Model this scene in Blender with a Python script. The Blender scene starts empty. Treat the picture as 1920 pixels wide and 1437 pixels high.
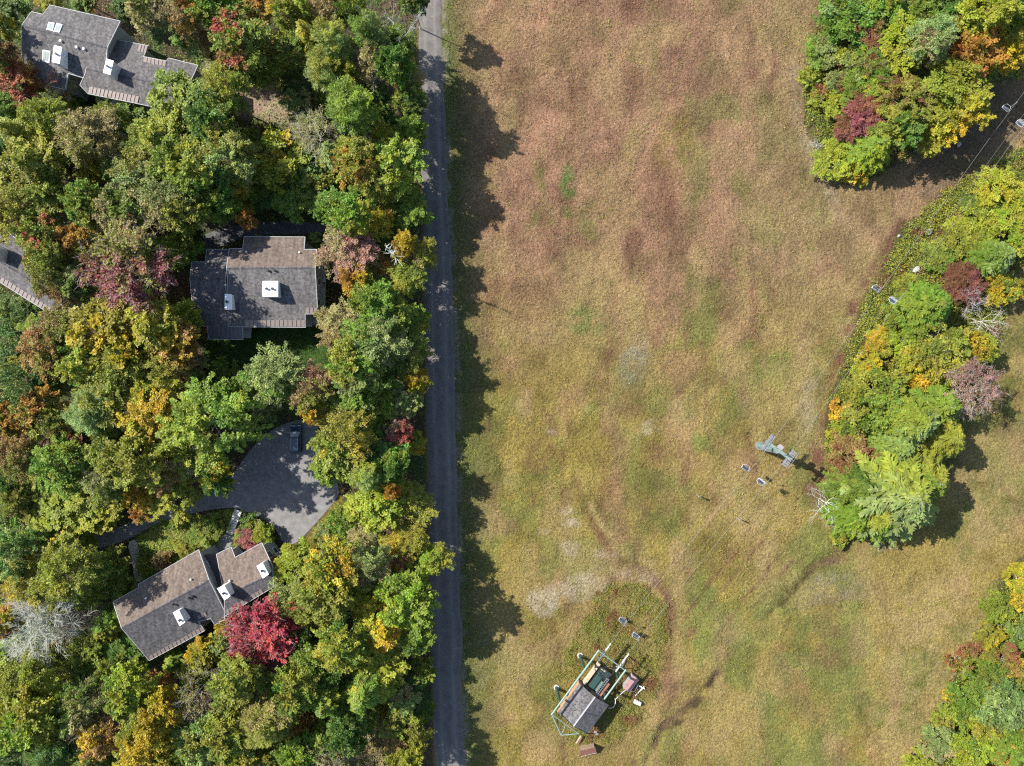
import bpy, bmesh, math, random
import numpy as np
from mathutils import Vector, Matrix

# ------------------------------------------------------------------ camera, sky, sun, exposure
SC = bpy.context.scene
COL = SC.collection
CAM_H = 120.0                 # drone height above the ground
MPP = 0.09375                 # metres per photo pixel on the ground (24 mm lens on a 36 mm frame)
CX, CY = 960.0, 718.5
cam_d = bpy.data.cameras.new('camera')
cam_d.lens = 24.0; cam_d.sensor_width = 36.0; cam_d.clip_start = 1.0; cam_d.clip_end = 6000.0
cam = bpy.data.objects.new('camera', cam_d); COL.objects.link(cam)
cam.location = (0, 0, CAM_H); cam.rotation_euler = (0, 0, 0)
SC.camera = cam

SUN_EL = math.radians(41.0)
SH = math.radians(-24.0)      # direction in which shadows fall on the ground
to_sun = Vector((-math.cos(SH) * math.cos(SUN_EL), -math.sin(SH) * math.cos(SUN_EL), math.sin(SUN_EL)))
world = bpy.data.worlds.new('World'); SC.world = world; world.use_nodes = True
wn = world.node_tree; wn.nodes.clear()
sky = wn.nodes.new('ShaderNodeTexSky'); sky.sky_type = 'NISHITA'; sky.sun_disc = False
sky.sun_elevation = SUN_EL; sky.sun_rotation = math.atan2(to_sun.x, to_sun.y) % (2 * math.pi)
bg = wn.nodes.new('ShaderNodeBackground'); bg.inputs['Strength'].default_value = 0.11
wo = wn.nodes.new('ShaderNodeOutputWorld')
wn.links.new(sky.outputs[0], bg.inputs[0]); wn.links.new(bg.outputs[0], wo.inputs[0])
sun_d = bpy.data.lights.new('sun', 'SUN'); sun_d.energy = 5.0; sun_d.angle = math.radians(0.5); sun_d.color = (1.0, 0.945, 0.86)
sun = bpy.data.objects.new('sun', sun_d); COL.objects.link(sun)
sun.rotation_euler = (-to_sun).to_track_quat('-Z', 'Y').to_euler()
SC.view_settings.view_transform = 'Standard'; SC.view_settings.look = 'None'
SC.view_settings.exposure = 1.0; SC.view_settings.gamma = 1.0
SC.cycles.use_denoising = False; SC.cycles.filter_width = 1.2
SC.cycles.max_bounces = 6; SC.cycles.diffuse_bounces = 3; SC.cycles.transmission_bounces = 3
SC.cycles.glossy_bounces = 2; SC.cycles.transparent_max_bounces = 4

# ------------------------------------------------------------------ helpers
def W(px, py, z=0.0):
    """photo pixel -> world point at height z (height known from what the thing stands on)"""
    k = (1.0 - z / CAM_H) * MPP
    return Vector(((px - CX) * k, (CY - py) * k, z))

def tag(o, label=None, cat=None, group=None, kind=None):
    if label: o['label'] = label
    if cat: o['category'] = cat
    if group: o['group'] = group
    if kind: o['kind'] = kind
    return o

def empty(name, loc=(0, 0, 0), rz=0.0):
    o = bpy.data.objects.new(name, None); COL.objects.link(o)
    o.location = loc; o.rotation_euler = (0, 0, rz); o.empty_display_size = 0.3
    return o

def link(name, me, parent=None):
    o = bpy.data.objects.new(name, me); COL.objects.link(o)
    if parent is not None: o.parent = parent
    return o

class MB:
    """collects boxes, tubes and prisms and links them as one mesh object"""
    def __init__(s): s.v = []; s.f = []
    def add(s, vs, fs):
        b = len(s.v); s.v += [tuple(v) for v in vs]; s.f += [tuple(i + b for i in f) for f in fs]; return s
    def box(s, x0, x1, y0, y1, z0, z1, M=None):
        vs = [Vector((x, y, z)) for z in (z0, z1) for y in (y0, y1) for x in (x0, x1)]
        if M: vs = [M @ v for v in vs]
        return s.add(vs, [(0, 2, 3, 1), (4, 5, 7, 6), (0, 1, 5, 4), (1, 3, 7, 5), (3, 2, 6, 7), (2, 0, 4, 6)])
    def bar(s, a, b, w, h, up=Vector((0, 0, 1))):
        a, b = Vector(a), Vector(b); d = (b - a); L = d.length; d.normalize()
        sd = d.cross(up)
        if sd.length < 1e-4: sd = d.cross(Vector((0, 1, 0)))
        sd.normalize(); u = sd.cross(d)
        vs = [p + sd * sx * w / 2 + u * sz * h / 2 for p in (a, b) for sz in (-1, 1) for sx in (-1, 1)]
        return s.add(vs, [(0, 1, 3, 2), (4, 6, 7, 5), (0, 4, 5, 1), (1, 5, 7, 3), (3, 7, 6, 2), (2, 6, 4, 0)])
    def tube(s, pts, r, n=8):
        pts = [Vector(p) for p in pts]; rs = r if isinstance(r, (list, tuple)) else [r] * len(pts)
        vs, fs = [], []
        for i, p in enumerate(pts):
            d = (pts[min(i + 1, len(pts) - 1)] - pts[max(i - 1, 0)]).normalized()
            a = d.cross(Vector((0, 0, 1)))
            if a.length < 1e-3: a = Vector((1, 0, 0))
            a.normalize(); b = d.cross(a)
            for k in range(n):
                t = 2 * math.pi * k / n
                vs.append(p + (a * math.cos(t) + b * math.sin(t)) * rs[i])
        for i in range(len(pts) - 1):
            for k in range(n):
                k2 = (k + 1) % n
                fs.append((i * n + k, i * n + k2, (i + 1) * n + k2, (i + 1) * n + k))
        fs.append(tuple(range(n - 1, -1, -1))); fs.append(tuple((len(pts) - 1) * n + k for k in range(n)))
        return s.add(vs, fs)
    def prism(s, poly, z0, z1):
        """poly: xy list; z0/z1 numbers or per-vertex lists"""
        n = len(poly)
        zb = z0 if isinstance(z0, (list, tuple)) else [z0] * n
        zt = z1 if isinstance(z1, (list, tuple)) else [z1] * n
        vs = [(p[0], p[1], z) for p, z in zip(poly, zb)] + [(p[0], p[1], z) for p, z in zip(poly, zt)]
        fs = [tuple(range(n - 1, -1, -1)), tuple(range(n, 2 * n))]
        fs += [(i, (i + 1) % n, n + (i + 1) % n, n + i) for i in range(n)]
        return s.add(vs, fs)
    def build(s, name, mat, parent=None, smooth=False, bevel=0.0):
        me = bpy.data.meshes.new(name); me.from_pydata([tuple(v) for v in s.v], [], s.f)
        me.validate()
        bm = bmesh.new(); bm.from_mesh(me); bmesh.ops.recalc_face_normals(bm, faces=bm.faces)
        if bevel: bmesh.ops.bevel(bm, geom=bm.edges[:], offset=bevel, segments=2, affect='EDGES', profile=0.6)
        bm.to_mesh(me); bm.free()
        if smooth:
            for p in me.polygons: p.use_smooth = True
        me.materials.append(mat)
        return link(name, me, parent)

def area2(poly):
    return 0.5 * sum(poly[i][0] * poly[(i + 1) % len(poly)][1] - poly[(i + 1) % len(poly)][0] * poly[i][1] for i in range(len(poly)))

def offset_poly(poly, d):
    """move every edge inwards by d (mitred); poly made counter-clockwise"""
    if area2(poly) < 0: poly = poly[::-1]
    n = len(poly); out = []
    for i in range(n):
        p0, p1, p2 = (Vector(poly[(i + k) % n][:2]) for k in (-1, 0, 1))
        e1 = (p1 - p0).normalized(); e2 = (p2 - p1).normalized()
        n1 = Vector((-e1.y, e1.x)); n2 = Vector((-e2.y, e2.x))
        m = n1 + n2; k = max(m.dot(n1), 0.35)
        out.append((p1.x + m.x * d / k, p1.y + m.y * d / k))
    return out

def clip(poly, A, nrm, sign):
    """keep the half of poly on one side of the line through A with normal nrm"""
    out = []
    n = len(poly)
    for i in range(n):
        p, q = Vector(poly[i][:2]), Vector(poly[(i + 1) % n][:2])
        dp, dq = (p - A).dot(nrm) * sign, (q - A).dot(nrm) * sign
        if dp >= -1e-6: out.append((p.x, p.y))
        if dp * dq < -1e-9:
            t = dp / (dp - dq); r = p + (q - p) * t; out.append((r.x, r.y))
    clean = []
    for p in out:
        if not clean or (Vector(p) - Vector(clean[-1])).length > 0.02: clean.append(p)
    if len(clean) > 1 and (Vector(clean[0]) - Vector(clean[-1])).length < 0.02: clean.pop()
    return clean

# ---- numpy noise
_tab = np.random.RandomState(5).rand(256, 256)
def vn(x, y, sx, sy=None, seed=0):
    sy = sy or sx
    u = x / sx + 17.3 * seed; v = y / sy + 9.1 * seed
    i = np.floor(u).astype(int); j = np.floor(v).astype(int)
    fu = u - i; fv = v - j
    fu = fu * fu * (3 - 2 * fu); fv = fv * fv * (3 - 2 * fv)
    g = lambda a, b: _tab[a % 256, b % 256]
    return (g(i, j) * (1 - fu) + g(i + 1, j) * fu) * (1 - fv) + (g(i, j + 1) * (1 - fu) + g(i + 1, j + 1) * fu) * fv
def fbm(x, y, s, seed=0, o=4):
    t = 0; a = 1; tot = 0
    for k in range(o):
        t = t + a * vn(x, y, s / 2 ** k, None, seed + k * 3); tot += a; a *= 0.55
    return t / tot

def inpoly(x, y, poly):
    x = np.asarray(x, float); y = np.asarray(y, float)
    r = np.zeros(x.shape, bool); n = len(poly)
    for i in range(n):
        x0, y0 = poly[i]; x1, y1 = poly[(i + 1) % n]
        c = ((y0 > y) != (y1 > y))
        with np.errstate(divide='ignore', invalid='ignore'):
            xi = (x1 - x0) * (y - y0) / (y1 - y0 + 1e-12) + x0
        r ^= c & (x < xi)
    return r

def linedist(x, y, pts):
    d = np.full(np.shape(x), 1e9)
    for (x0, y0), (x1, y1) in zip(pts[:-1], pts[1:]):
        dx, dy = x1 - x0, y1 - y0
        t = np.clip(((x - x0) * dx + (y - y0) * dy) / (dx * dx + dy * dy), 0, 1)
        d = np.minimum(d, np.hypot(x - x0 - t * dx, y - y0 - t * dy))
    return d

# ------------------------------------------------------------------ materials
def newmat(name):
    m = bpy.data.materials.new(name); m.use_nodes = True
    nt = m.node_tree; b = nt.nodes['Principled BSDF']
    return m, nt, b

def N(nt, t, **kw):
    n = nt.nodes.new(t)
    for k, v in kw.items():
        if k.startswith('i_'): n.inputs[k[2:].replace('_', ' ')].default_value = v
        else: setattr(n, k, v)
    return n

def plain(name, col, rough=0.7, metal=0.0, var=0.12, scale=3.0, bump=0.0, bscale=40.0, spec=0.4):
    """base colour with uneven weathering and optional fine relief"""
    m, nt, b = newmat(name); L = nt.links
    tc = N(nt, 'ShaderNodeTexCoord')
    ns = N(nt, 'ShaderNodeTexNoise'); ns.inputs['Scale'].default_value = scale; ns.inputs['Detail'].default_value = 6
    L.new(tc.outputs['Object'], ns.inputs['Vector'])
    mr = N(nt, 'ShaderNodeMapRange'); mr.inputs['From Min'].default_value = 0.3; mr.inputs['From Max'].default_value = 0.7
    mr.inputs['To Min'].default_value = 1 - var; mr.inputs['To Max'].default_value = 1 + var
    L.new(ns.outputs['Fac'], mr.inputs['Value'])
    mx = N(nt, 'ShaderNodeVectorMath', operation='SCALE'); mx.inputs[0].default_value = col
    L.new(mr.outputs[0], mx.inputs['Scale']); L.new(mx.outputs[0], b.inputs['Base Color'])
    b.inputs['Roughness'].default_value = rough; b.inputs['Metallic'].default_value = metal
    b.inputs['Specular IOR Level'].default_value = spec
    if bump:
        n2 = N(nt, 'ShaderNodeTexNoise'); n2.inputs['Scale'].default_value = bscale; n2.inputs['Detail'].default_value = 3
        L.new(tc.outputs['Object'], n2.inputs['Vector'])
        bp = N(nt, 'ShaderNodeBump'); bp.inputs['Strength'].default_value = bump; bp.inputs['Distance'].default_value = 0.05
        L.new(n2.outputs['Fac'], bp.inputs['Height']); L.new(bp.outputs[0], b.inputs['Normal'])
    return m

def shingles(name, c1, c2, stain):
    m, nt, b = newmat(name); L = nt.links
    tc = N(nt, 'ShaderNodeTexCoord')
    vo = N(nt, 'ShaderNodeTexVoronoi'); vo.inputs['Scale'].default_value = 3.6
    L.new(tc.outputs['Object'], vo.inputs['Vector'])
    wn_ = N(nt, 'ShaderNodeTexNoise'); wn_.inputs['Scale'].default_value = 11.0; wn_.inputs['Detail'].default_value = 4
    L.new(tc.outputs['Object'], wn_.inputs['Vector'])
    big = N(nt, 'ShaderNodeTexNoise'); big.inputs['Scale'].default_value = 0.5; big.inputs['Detail'].default_value = 7; big.inputs['Roughness'].default_value = 0.65
    L.new(tc.outputs['Object'], big.inputs['Vector'])
    sep = N(nt, 'ShaderNodeSeparateColor'); L.new(vo.outputs['Color'], sep.inputs[0])
    mx = N(nt, 'ShaderNodeMix', data_type='RGBA'); mx.inputs['A'].default_value = (*c1, 1); mx.inputs['B'].default_value = (*c2, 1)
    ad = N(nt, 'ShaderNodeMath', operation='MULTIPLY'); ad.inputs[1].default_value = 0.85
    L.new(sep.outputs[0], ad.inputs[0])
    L.new(ad.outputs[0], mx.inputs['Factor'])
    mr = N(nt, 'ShaderNodeMapRange'); mr.inputs['From Min'].default_value = 0.52; mr.inputs['From Max'].default_value = 0.72
    L.new(big.outputs['Fac'], mr.inputs['Value'])
    m2 = N(nt, 'ShaderNodeMix', data_type='RGBA'); m2.inputs['B'].default_value = (*stain, 1)
    sc = N(nt, 'ShaderNodeMath', operation='MULTIPLY'); sc.inputs[1].default_value = 0.55
    L.new(mr.outputs[0], sc.inputs[0]); L.new(sc.outputs[0], m2.inputs['Factor']); L.new(mx.outputs['Result'], m2.inputs['A'])
    mp = N(nt, 'ShaderNodeMapping'); mp.inputs['Scale'].default_value = (1.6, .22, .5); L.new(tc.outputs['Object'], mp.inputs['Vector'])
    s2 = N(nt, 'ShaderNodeTexNoise'); s2.inputs['Scale'].default_value = 1.4; s2.inputs['Detail'].default_value = 5; L.new(mp.outputs[0], s2.inputs['Vector'])
    q2 = N(nt, 'ShaderNodeMapRange'); q2.inputs['From Min'].default_value = .35; q2.inputs['From Max'].default_value = .7; q2.inputs['To Min'].default_value = 1.12; q2.inputs['To Max'].default_value = .72
    L.new(s2.outputs['Fac'], q2.inputs['Value'])
    v2 = N(nt, 'ShaderNodeVectorMath', operation='SCALE'); L.new(m2.outputs['Result'], v2.inputs[0]); L.new(q2.outputs[0], v2.inputs['Scale'])
    L.new(v2.outputs[0], b.inputs['Base Color'])
    bp = N(nt, 'ShaderNodeBump'); bp.inputs['Strength'].default_value = 0.5; bp.inputs['Distance'].default_value = 0.04
    L.new(wn_.outputs['Fac'], bp.inputs['Height']); L.new(bp.outputs[0], b.inputs['Normal'])
    b.inputs['Roughness'].default_value = 0.9; b.inputs['Specular IOR Level'].default_value = 0.2
    return m

def leafmat():
    m, nt, b = newmat('foliage'); L = nt.links
    oi = N(nt, 'ShaderNodeObjectInfo')
    tip = N(nt, 'ShaderNodeAttribute', attribute_type='OBJECT', attribute_name='tip')
    tf = N(nt, 'ShaderNodeAttribute', attribute_type='OBJECT', attribute_name='tipf')
    at = N(nt, 'ShaderNodeAttribute', attribute_type='GEOMETRY', attribute_name='leaf')
    sep = N(nt, 'ShaderNodeSeparateColor'); L.new(at.outputs['Color'], sep.inputs[0])
    # clump value + tip share -> how far the clump has turned
    ad = N(nt, 'ShaderNodeMath', operation='ADD'); L.new(sep.outputs[1], ad.inputs[0]); L.new(tf.outputs['Fac'], ad.inputs[1])
    mr = N(nt, 'ShaderNodeMapRange'); mr.inputs['From Min'].default_value = 0.88; mr.inputs['From Max'].default_value = 1.12
    L.new(ad.outputs[0], mr.inputs['Value'])
    mx = N(nt, 'ShaderNodeMix', data_type='RGBA'); L.new(mr.outputs[0], mx.inputs['Factor'])
    L.new(oi.outputs['Color'], mx.inputs['A']); L.new(tip.outputs['Color'], mx.inputs['B'])
    hs = N(nt, 'ShaderNodeHueSaturation')
    h = N(nt, 'ShaderNodeMapRange'); h.inputs['To Min'].default_value = 0.472; h.inputs['To Max'].default_value = 0.528
    L.new(sep.outputs[2], h.inputs['Value']); L.new(h.outputs[0], hs.inputs['Hue'])
    v = N(nt, 'ShaderNodeMapRange'); v.inputs['To Min'].default_value = 0.55; v.inputs['To Max'].default_value = 1.5
    L.new(sep.outputs[0], v.inputs['Value']); L.new(v.outputs[0], hs.inputs['Value'])
    L.new(mx.outputs['Result'], hs.inputs['Color'])
    L.new(hs.outputs[0], b.inputs['Base Color'])
    b.inputs['Roughness'].default_value = 0.5; b.inputs['Specular IOR Level'].default_value = 0.3
    tr = N(nt, 'ShaderNodeBsdfTranslucent'); L.new(hs.outputs[0], tr.inputs['Color'])
    ms = N(nt, 'ShaderNodeMixShader'); ms.inputs[0].default_value = 0.38
    L.new(b.outputs[0], ms.inputs[1]); L.new(tr.outputs[0], ms.inputs[2])
    L.new(ms.outputs[0], nt.nodes['Material Output'].inputs['Surface'])
    return m

def covermat(name, gain=1.0):
    """ground plants: the plant's own colour is stored per leaf"""
    m, nt, b = newmat(name); L = nt.links
    at = N(nt, 'ShaderNodeAttribute', attribute_type='GEOMETRY', attribute_name='plant')
    L.new(at.outputs['Color'], b.inputs['Base Color'])
    b.inputs['Roughness'].default_value = 0.6; b.inputs['Specular IOR Level'].default_value = 0.25
    tr = N(nt, 'ShaderNodeBsdfTranslucent'); L.new(at.outputs['Color'], tr.inputs['Color'])
    ms = N(nt, 'ShaderNodeMixShader'); ms.inputs[0].default_value = 0.25
    L.new(b.outputs[0], ms.inputs[1]); L.new(tr.outputs[0], ms.inputs[2])
    L.new(ms.outputs[0], nt.nodes['Material Output'].inputs['Surface'])
    return m

def objcol(name, rough=0.8, bump=0.3, bscale=18):
    m, nt, b = newmat(name); L = nt.links
    oi = N(nt, 'ShaderNodeObjectInfo'); tc = N(nt, 'ShaderNodeTexCoord')
    ns = N(nt, 'ShaderNodeTexNoise'); ns.inputs['Scale'].default_value = 6; ns.inputs['Detail'].default_value = 5
    L.new(tc.outputs['Object'], ns.inputs['Vector'])
    mr = N(nt, 'ShaderNodeMapRange'); mr.inputs['To Min'].default_value = 0.6; mr.inputs['To Max'].default_value = 1.4
    L.new(ns.outputs['Fac'], mr.inputs['Value'])
    mx = N(nt, 'ShaderNodeVectorMath', operation='SCALE'); L.new(oi.outputs['Color'], mx.inputs[0]); L.new(mr.outputs[0], mx.inputs['Scale'])
    L.new(mx.outputs[0], b.inputs['Base Color']); b.inputs['Roughness'].default_value = rough
    return m

M = {}
M['leaf'] = leafmat(); M['bark'] = objcol('bark')
M['cover'] = covermat('ground_plants')
M['sh_grey'] = shingles('grey_shingles', (0.075, 0.073, 0.077), (0.175, 0.165, 0.162), (0.10, 0.092, 0.085))
M['sh_dark'] = shingles('dark_grey_shingles', (0.052, 0.052, 0.058), (0.125, 0.122, 0.128), (0.075, 0.07, 0.07))
M['sh_tan'] = shingles('weathered_tan_shingles', (0.105, 0.082, 0.068), (0.19, 0.15, 0.126), (0.080, 0.066, 0.056))
M['trim'] = plain('pale_grey_trim', (0.38, 0.385, 0.39), 0.6, var=0.15)
M['white'] = plain('white_painted_metal', (0.80, 0.80, 0.79), 0.5, var=0.06)
M['siding'] = plain('grey_siding', (0.30, 0.31, 0.31), 0.75, var=0.12, bump=0.2, bscale=8)
M['panel'] = plain('standing_seam_metal', (0.22, 0.185, 0.17), 0.5, 0.15, var=0.10)
M['panel_dk'] = plain('dark_standing_seam_metal', (0.12, 0.12, 0.13), 0.5, 0.15, var=0.10)
M['glass'] = plain('window_glass', (0.05, 0.07, 0.08), 0.08, 0.0, var=0.05, spec=0.8)
M['skyglass'] = plain('skylight_glass', (0.30, 0.34, 0.33), 0.12, 0.0, var=0.1, spec=0.8)
M['black'] = plain('black_metal', (0.025, 0.025, 0.028), 0.5, 0.3)
M['dark_roof'] = plain('dark_membrane_roof', (0.075, 0.065, 0.065), 0.8, var=0.2)
M['deck'] = plain('weathered_deck_wood', (0.36, 0.33, 0.29), 0.8, var=0.2, bump=0.2)
M['concrete'] = plain('pale_concrete', (0.52, 0.50, 0.45), 0.85, var=0.18, bump=0.2)
M['path'] = plain('grey_paving', (0.17, 0.17, 0.18), 0.85, var=0.2, bump=0.2)
M['sand'] = plain('sandy_path', (0.44, 0.38, 0.29), 0.9, var=0.25, bump=0.4, bscale=12)
M['palegreen'] = plain('pale_green_steel', (0.19, 0.27, 0.235), 0.5, 0.1, var=0.15)
M['seagreen'] = plain('sea_green_steel', (0.13, 0.21, 0.19), 0.5, 0.1, var=0.25)
M['dkgreen'] = plain('dark_green_steel', (0.030, 0.070, 0.060), 0.45, 0.1, var=0.15)
M['steel'] = plain('galvanised_steel', (0.24, 0.25, 0.26), 0.5, 0.3, var=0.3)
M['chairpaint'] = plain('worn_white_paint', (0.46, 0.47, 0.47), 0.55, 0.0, var=0.25)
M['navy'] = plain('navy_seat_pad', (0.035, 0.05, 0.085), 0.55, var=0.15)
M['rust'] = plain('rusty_brown_sheet', (0.24, 0.105, 0.075), 0.75, var=0.3, bump=0.2)
M['maroon'] = plain('faded_maroon_sheet', (0.33, 0.19, 0.185), 0.6, var=0.25)
M['grey'] = plain('mid_grey_sheet', (0.26, 0.26, 0.27), 0.6, var=0.15)
M['cream'] = plain('cream_boards', (0.40, 0.35, 0.26), 0.8, var=0.15)
M['wood'] = plain('aged_wood', (0.27, 0.20, 0.14), 0.85, var=0.25)
M['orange_wood'] = plain('orange_stained_board', (0.50, 0.24, 0.10), 0.8, var=0.2)
M['rock'] = plain('pale_rock', (0.32, 0.31, 0.30), 0.9, var=0.3, bump=0.5, bscale=6)
M['carpaint'] = plain('dark_blue_car_paint', (0.012, 0.03, 0.06), 0.12, 0.0, var=0.05, spec=0.9)
M['tyre'] = plain('tyre_rubber', (0.02, 0.02, 0.02), 0.85)
M['chrome'] = plain('polished_metal', (0.6, 0.6, 0.62), 0.2, 0.9)
M['lamp_red'] = plain('red_lens', (0.25, 0.01, 0.01), 0.2)

# ------------------------------------------------------------------ ground
ROAD_L = [(779, -400), (783, 0), (786, 200), (790, 360), (797, 700), (802, 950), (806, 1182), (814, 1437), (826, 1840)]
ROAD_R = [(818, -400), (828, 0), (834, 200), (840, 360), (850, 560), (855, 700), (861, 1060), (865, 1182), (872, 1437), (884, 1840)]
def roadx(tab, py): return np.interp(py, [p[1] for p in tab], [p[0] for p in tab])

TURN = [(150, 1012), (200, 996), (300, 962), (372, 938), (425, 905), (452, 868), (478, 832), (510, 806), (545, 790), (575, 786), (600, 800), (600, 850), (612, 880), (634, 905),
        (636, 930), (618, 952), (590, 984), (562, 1014), (547, 1022), (530, 1018), (517, 992), (498, 976), (470, 962), (440, 951), (400, 955),
        (345, 966), (300, 978), (255, 1004), (215, 1022), (170, 1030)]
DRIVE2 = [(366, 470), (380, 440), (420, 428), (480, 416), (618, 416), (622, 436), (560, 440), (470, 441), (440, 452), (410, 466)]
RIGHT_TOP = [(1570, -60), (1535, 40), (1512, 100), (1502, 160), (1508, 230), (1540, 300), (1580, 345), (1640, 330), (1700, 285), (1760, 250), (1850, 165), (1990, 120), (1990, -60)]
BELT = [(1812, 330), (1750, 375), (1690, 432), (1655, 500), (1620, 560), (1592, 620), (1568, 700), (1555, 780), (1545, 840), (1560, 890), (1640, 900), (1800, 800), (1850, 700), (1880, 610), (1905, 520), (1990, 470), (1990, 250), (1890, 290)]
RIGHT_BOT = [(1990, 960), (1900, 1060), (1862, 1120), (1830, 1190), (1792, 1260), (1765, 1320), (1735, 1380), (1700, 1470), (1990, 1470)]
MOUND = [(1068, 1395), (1040, 1350), (1030, 1290), (1055, 1235), (1090, 1170), (1120, 1120), (1165, 1092), (1215, 1100), (1245, 1140), (1255, 1200), (1240, 1250), (1225, 1300), (1195, 1350), (1120, 1400)]
LAWN = [(455, 620), (560, 610), (640, 600), (640, 680), (560, 700), (470, 690), (440, 720), (380, 720), (380, 640)]
VERGE2 = [(636, 925), (660, 960), (640, 1000), (590, 1040), (550, 1050), (540, 1030), (562, 1018), (590, 988), (618, 956)]
BANK = [(255, 1010), (300, 985), (350, 970), (440, 955), (438, 990), (420, 1005), (405, 1030), (370, 1040), (265, 1095), (245, 1030)]
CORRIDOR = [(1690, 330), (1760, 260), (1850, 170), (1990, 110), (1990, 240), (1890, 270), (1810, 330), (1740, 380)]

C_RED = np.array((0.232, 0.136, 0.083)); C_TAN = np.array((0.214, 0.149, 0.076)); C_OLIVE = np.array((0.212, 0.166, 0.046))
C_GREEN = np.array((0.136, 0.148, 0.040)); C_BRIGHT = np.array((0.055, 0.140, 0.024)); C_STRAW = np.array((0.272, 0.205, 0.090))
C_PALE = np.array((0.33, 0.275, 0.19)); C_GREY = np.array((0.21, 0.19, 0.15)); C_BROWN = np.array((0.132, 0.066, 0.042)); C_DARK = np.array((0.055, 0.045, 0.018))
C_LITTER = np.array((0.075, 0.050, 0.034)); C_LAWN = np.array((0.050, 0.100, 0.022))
BLOBS = [(1070, 345, 20, 24, C_BRIGHT, .8), (1068, 395, 14, 12, C_BRIGHT, .5), (1015, 335, 12, 50, C_GREEN, .6), (1010, 410, 28, 42, C_GREEN, .5), (1112, 405, 22, 40, C_GREEN, .55), (1190, 105, 16, 28, C_GREEN, .5),
         (1230, 122, 14, 24, C_GREEN, .6), (1270, 270, 40, 60, C_OLIVE, .6), (1280, 290, 15, 20, C_GREEN, .5), (1100, 600, 34, 26, C_BRIGHT, .45), (1180, 690, 22, 36, C_GREY, .6), (1205, 660, 14, 40, C_GREY, .6),
         (1182, 762, 24, 26, C_BROWN, .6), (1220, 808, 20, 13, C_PALE, .75), (1010, 862, 28, 32, C_BROWN, .45), (1232, 852, 22, 22, C_BROWN, .65), (1145, 930, 34, 70, C_BROWN, .35), (1250, 935, 15, 28, C_BROWN, .5),
         (1245, 565, 36, 70, C_RED, .8), (1255, 430, 38, 55, C_BROWN, .35), (1240, 350, 24, 34, C_BROWN, .35), (1075, 375, 60, 30, C_BROWN, .3), (1180, 850, 26, 60, C_GREEN, .45), (1180, 720, 40, 50, C_GREEN, .4), (1330, 760, 40, 60, C_GREEN, .4),
         (1016, 1125, 24, 26, C_PALE, .9), (1095, 1102, 38, 22, C_PALE, .65), (1066, 965, 12, 8, C_PALE, .8), (1076, 990, 16, 9, C_PALE, .85), (1135, 1042, 22, 8, C_PALE, .5), (1072, 1030, 16, 10, C_PALE, .5), (1026, 1003, 14, 6, C_PALE, .4),
         (1030, 812, 8, 5, C_PALE, .7), (905, 1255, 14, 26, C_PALE, .35), (980, 1300, 20, 40, C_STRAW, .6), (905, 1200, 16, 20, C_GREY, .5),
         (1450, 1130, 90, 60, C_GREEN, .45), (1510, 1310, 80, 70, C_GREEN, .5), (1580, 1250, 50, 80, C_GREEN, .35), (1340, 1180, 90, 60, C_GREEN, .4), (1520, 1420, 30, 30, C_GREEN, .5), (1560, 1105, 55, 30, C_GREY, .4), (1560, 1180, 34, 70, C_BROWN, .4),
         (1540, 1230, 50, 22, C_BROWN, .35), (1690, 1120, 90, 120, C_STRAW, .55), (1760, 1180, 90, 110, C_STRAW, .7), (1700, 1060, 70, 50, C_OLIVE, .8), (1700, 1350, 70, 90, C_STRAW, .6), (1850, 950, 70, 120, C_STRAW, .7), (1440, 1010, 60, 110, C_STRAW, .5),
         (1400, 960, 60, 60, C_STRAW, .4), (1500, 700, 40, 90, C_STRAW, .4), (1640, 1020, 16, 22, C_GREEN, .7), (1390, 1030, 30, 22, C_BROWN, .3), (1665, 1315, 20, 10, C_BROWN, .5), (1520, 760, 26, 60, C_GREY, .35), (1500, 430, 40, 70, C_TAN, .7), (1480, 300, 60, 120, C_TAN, .5)]
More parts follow.
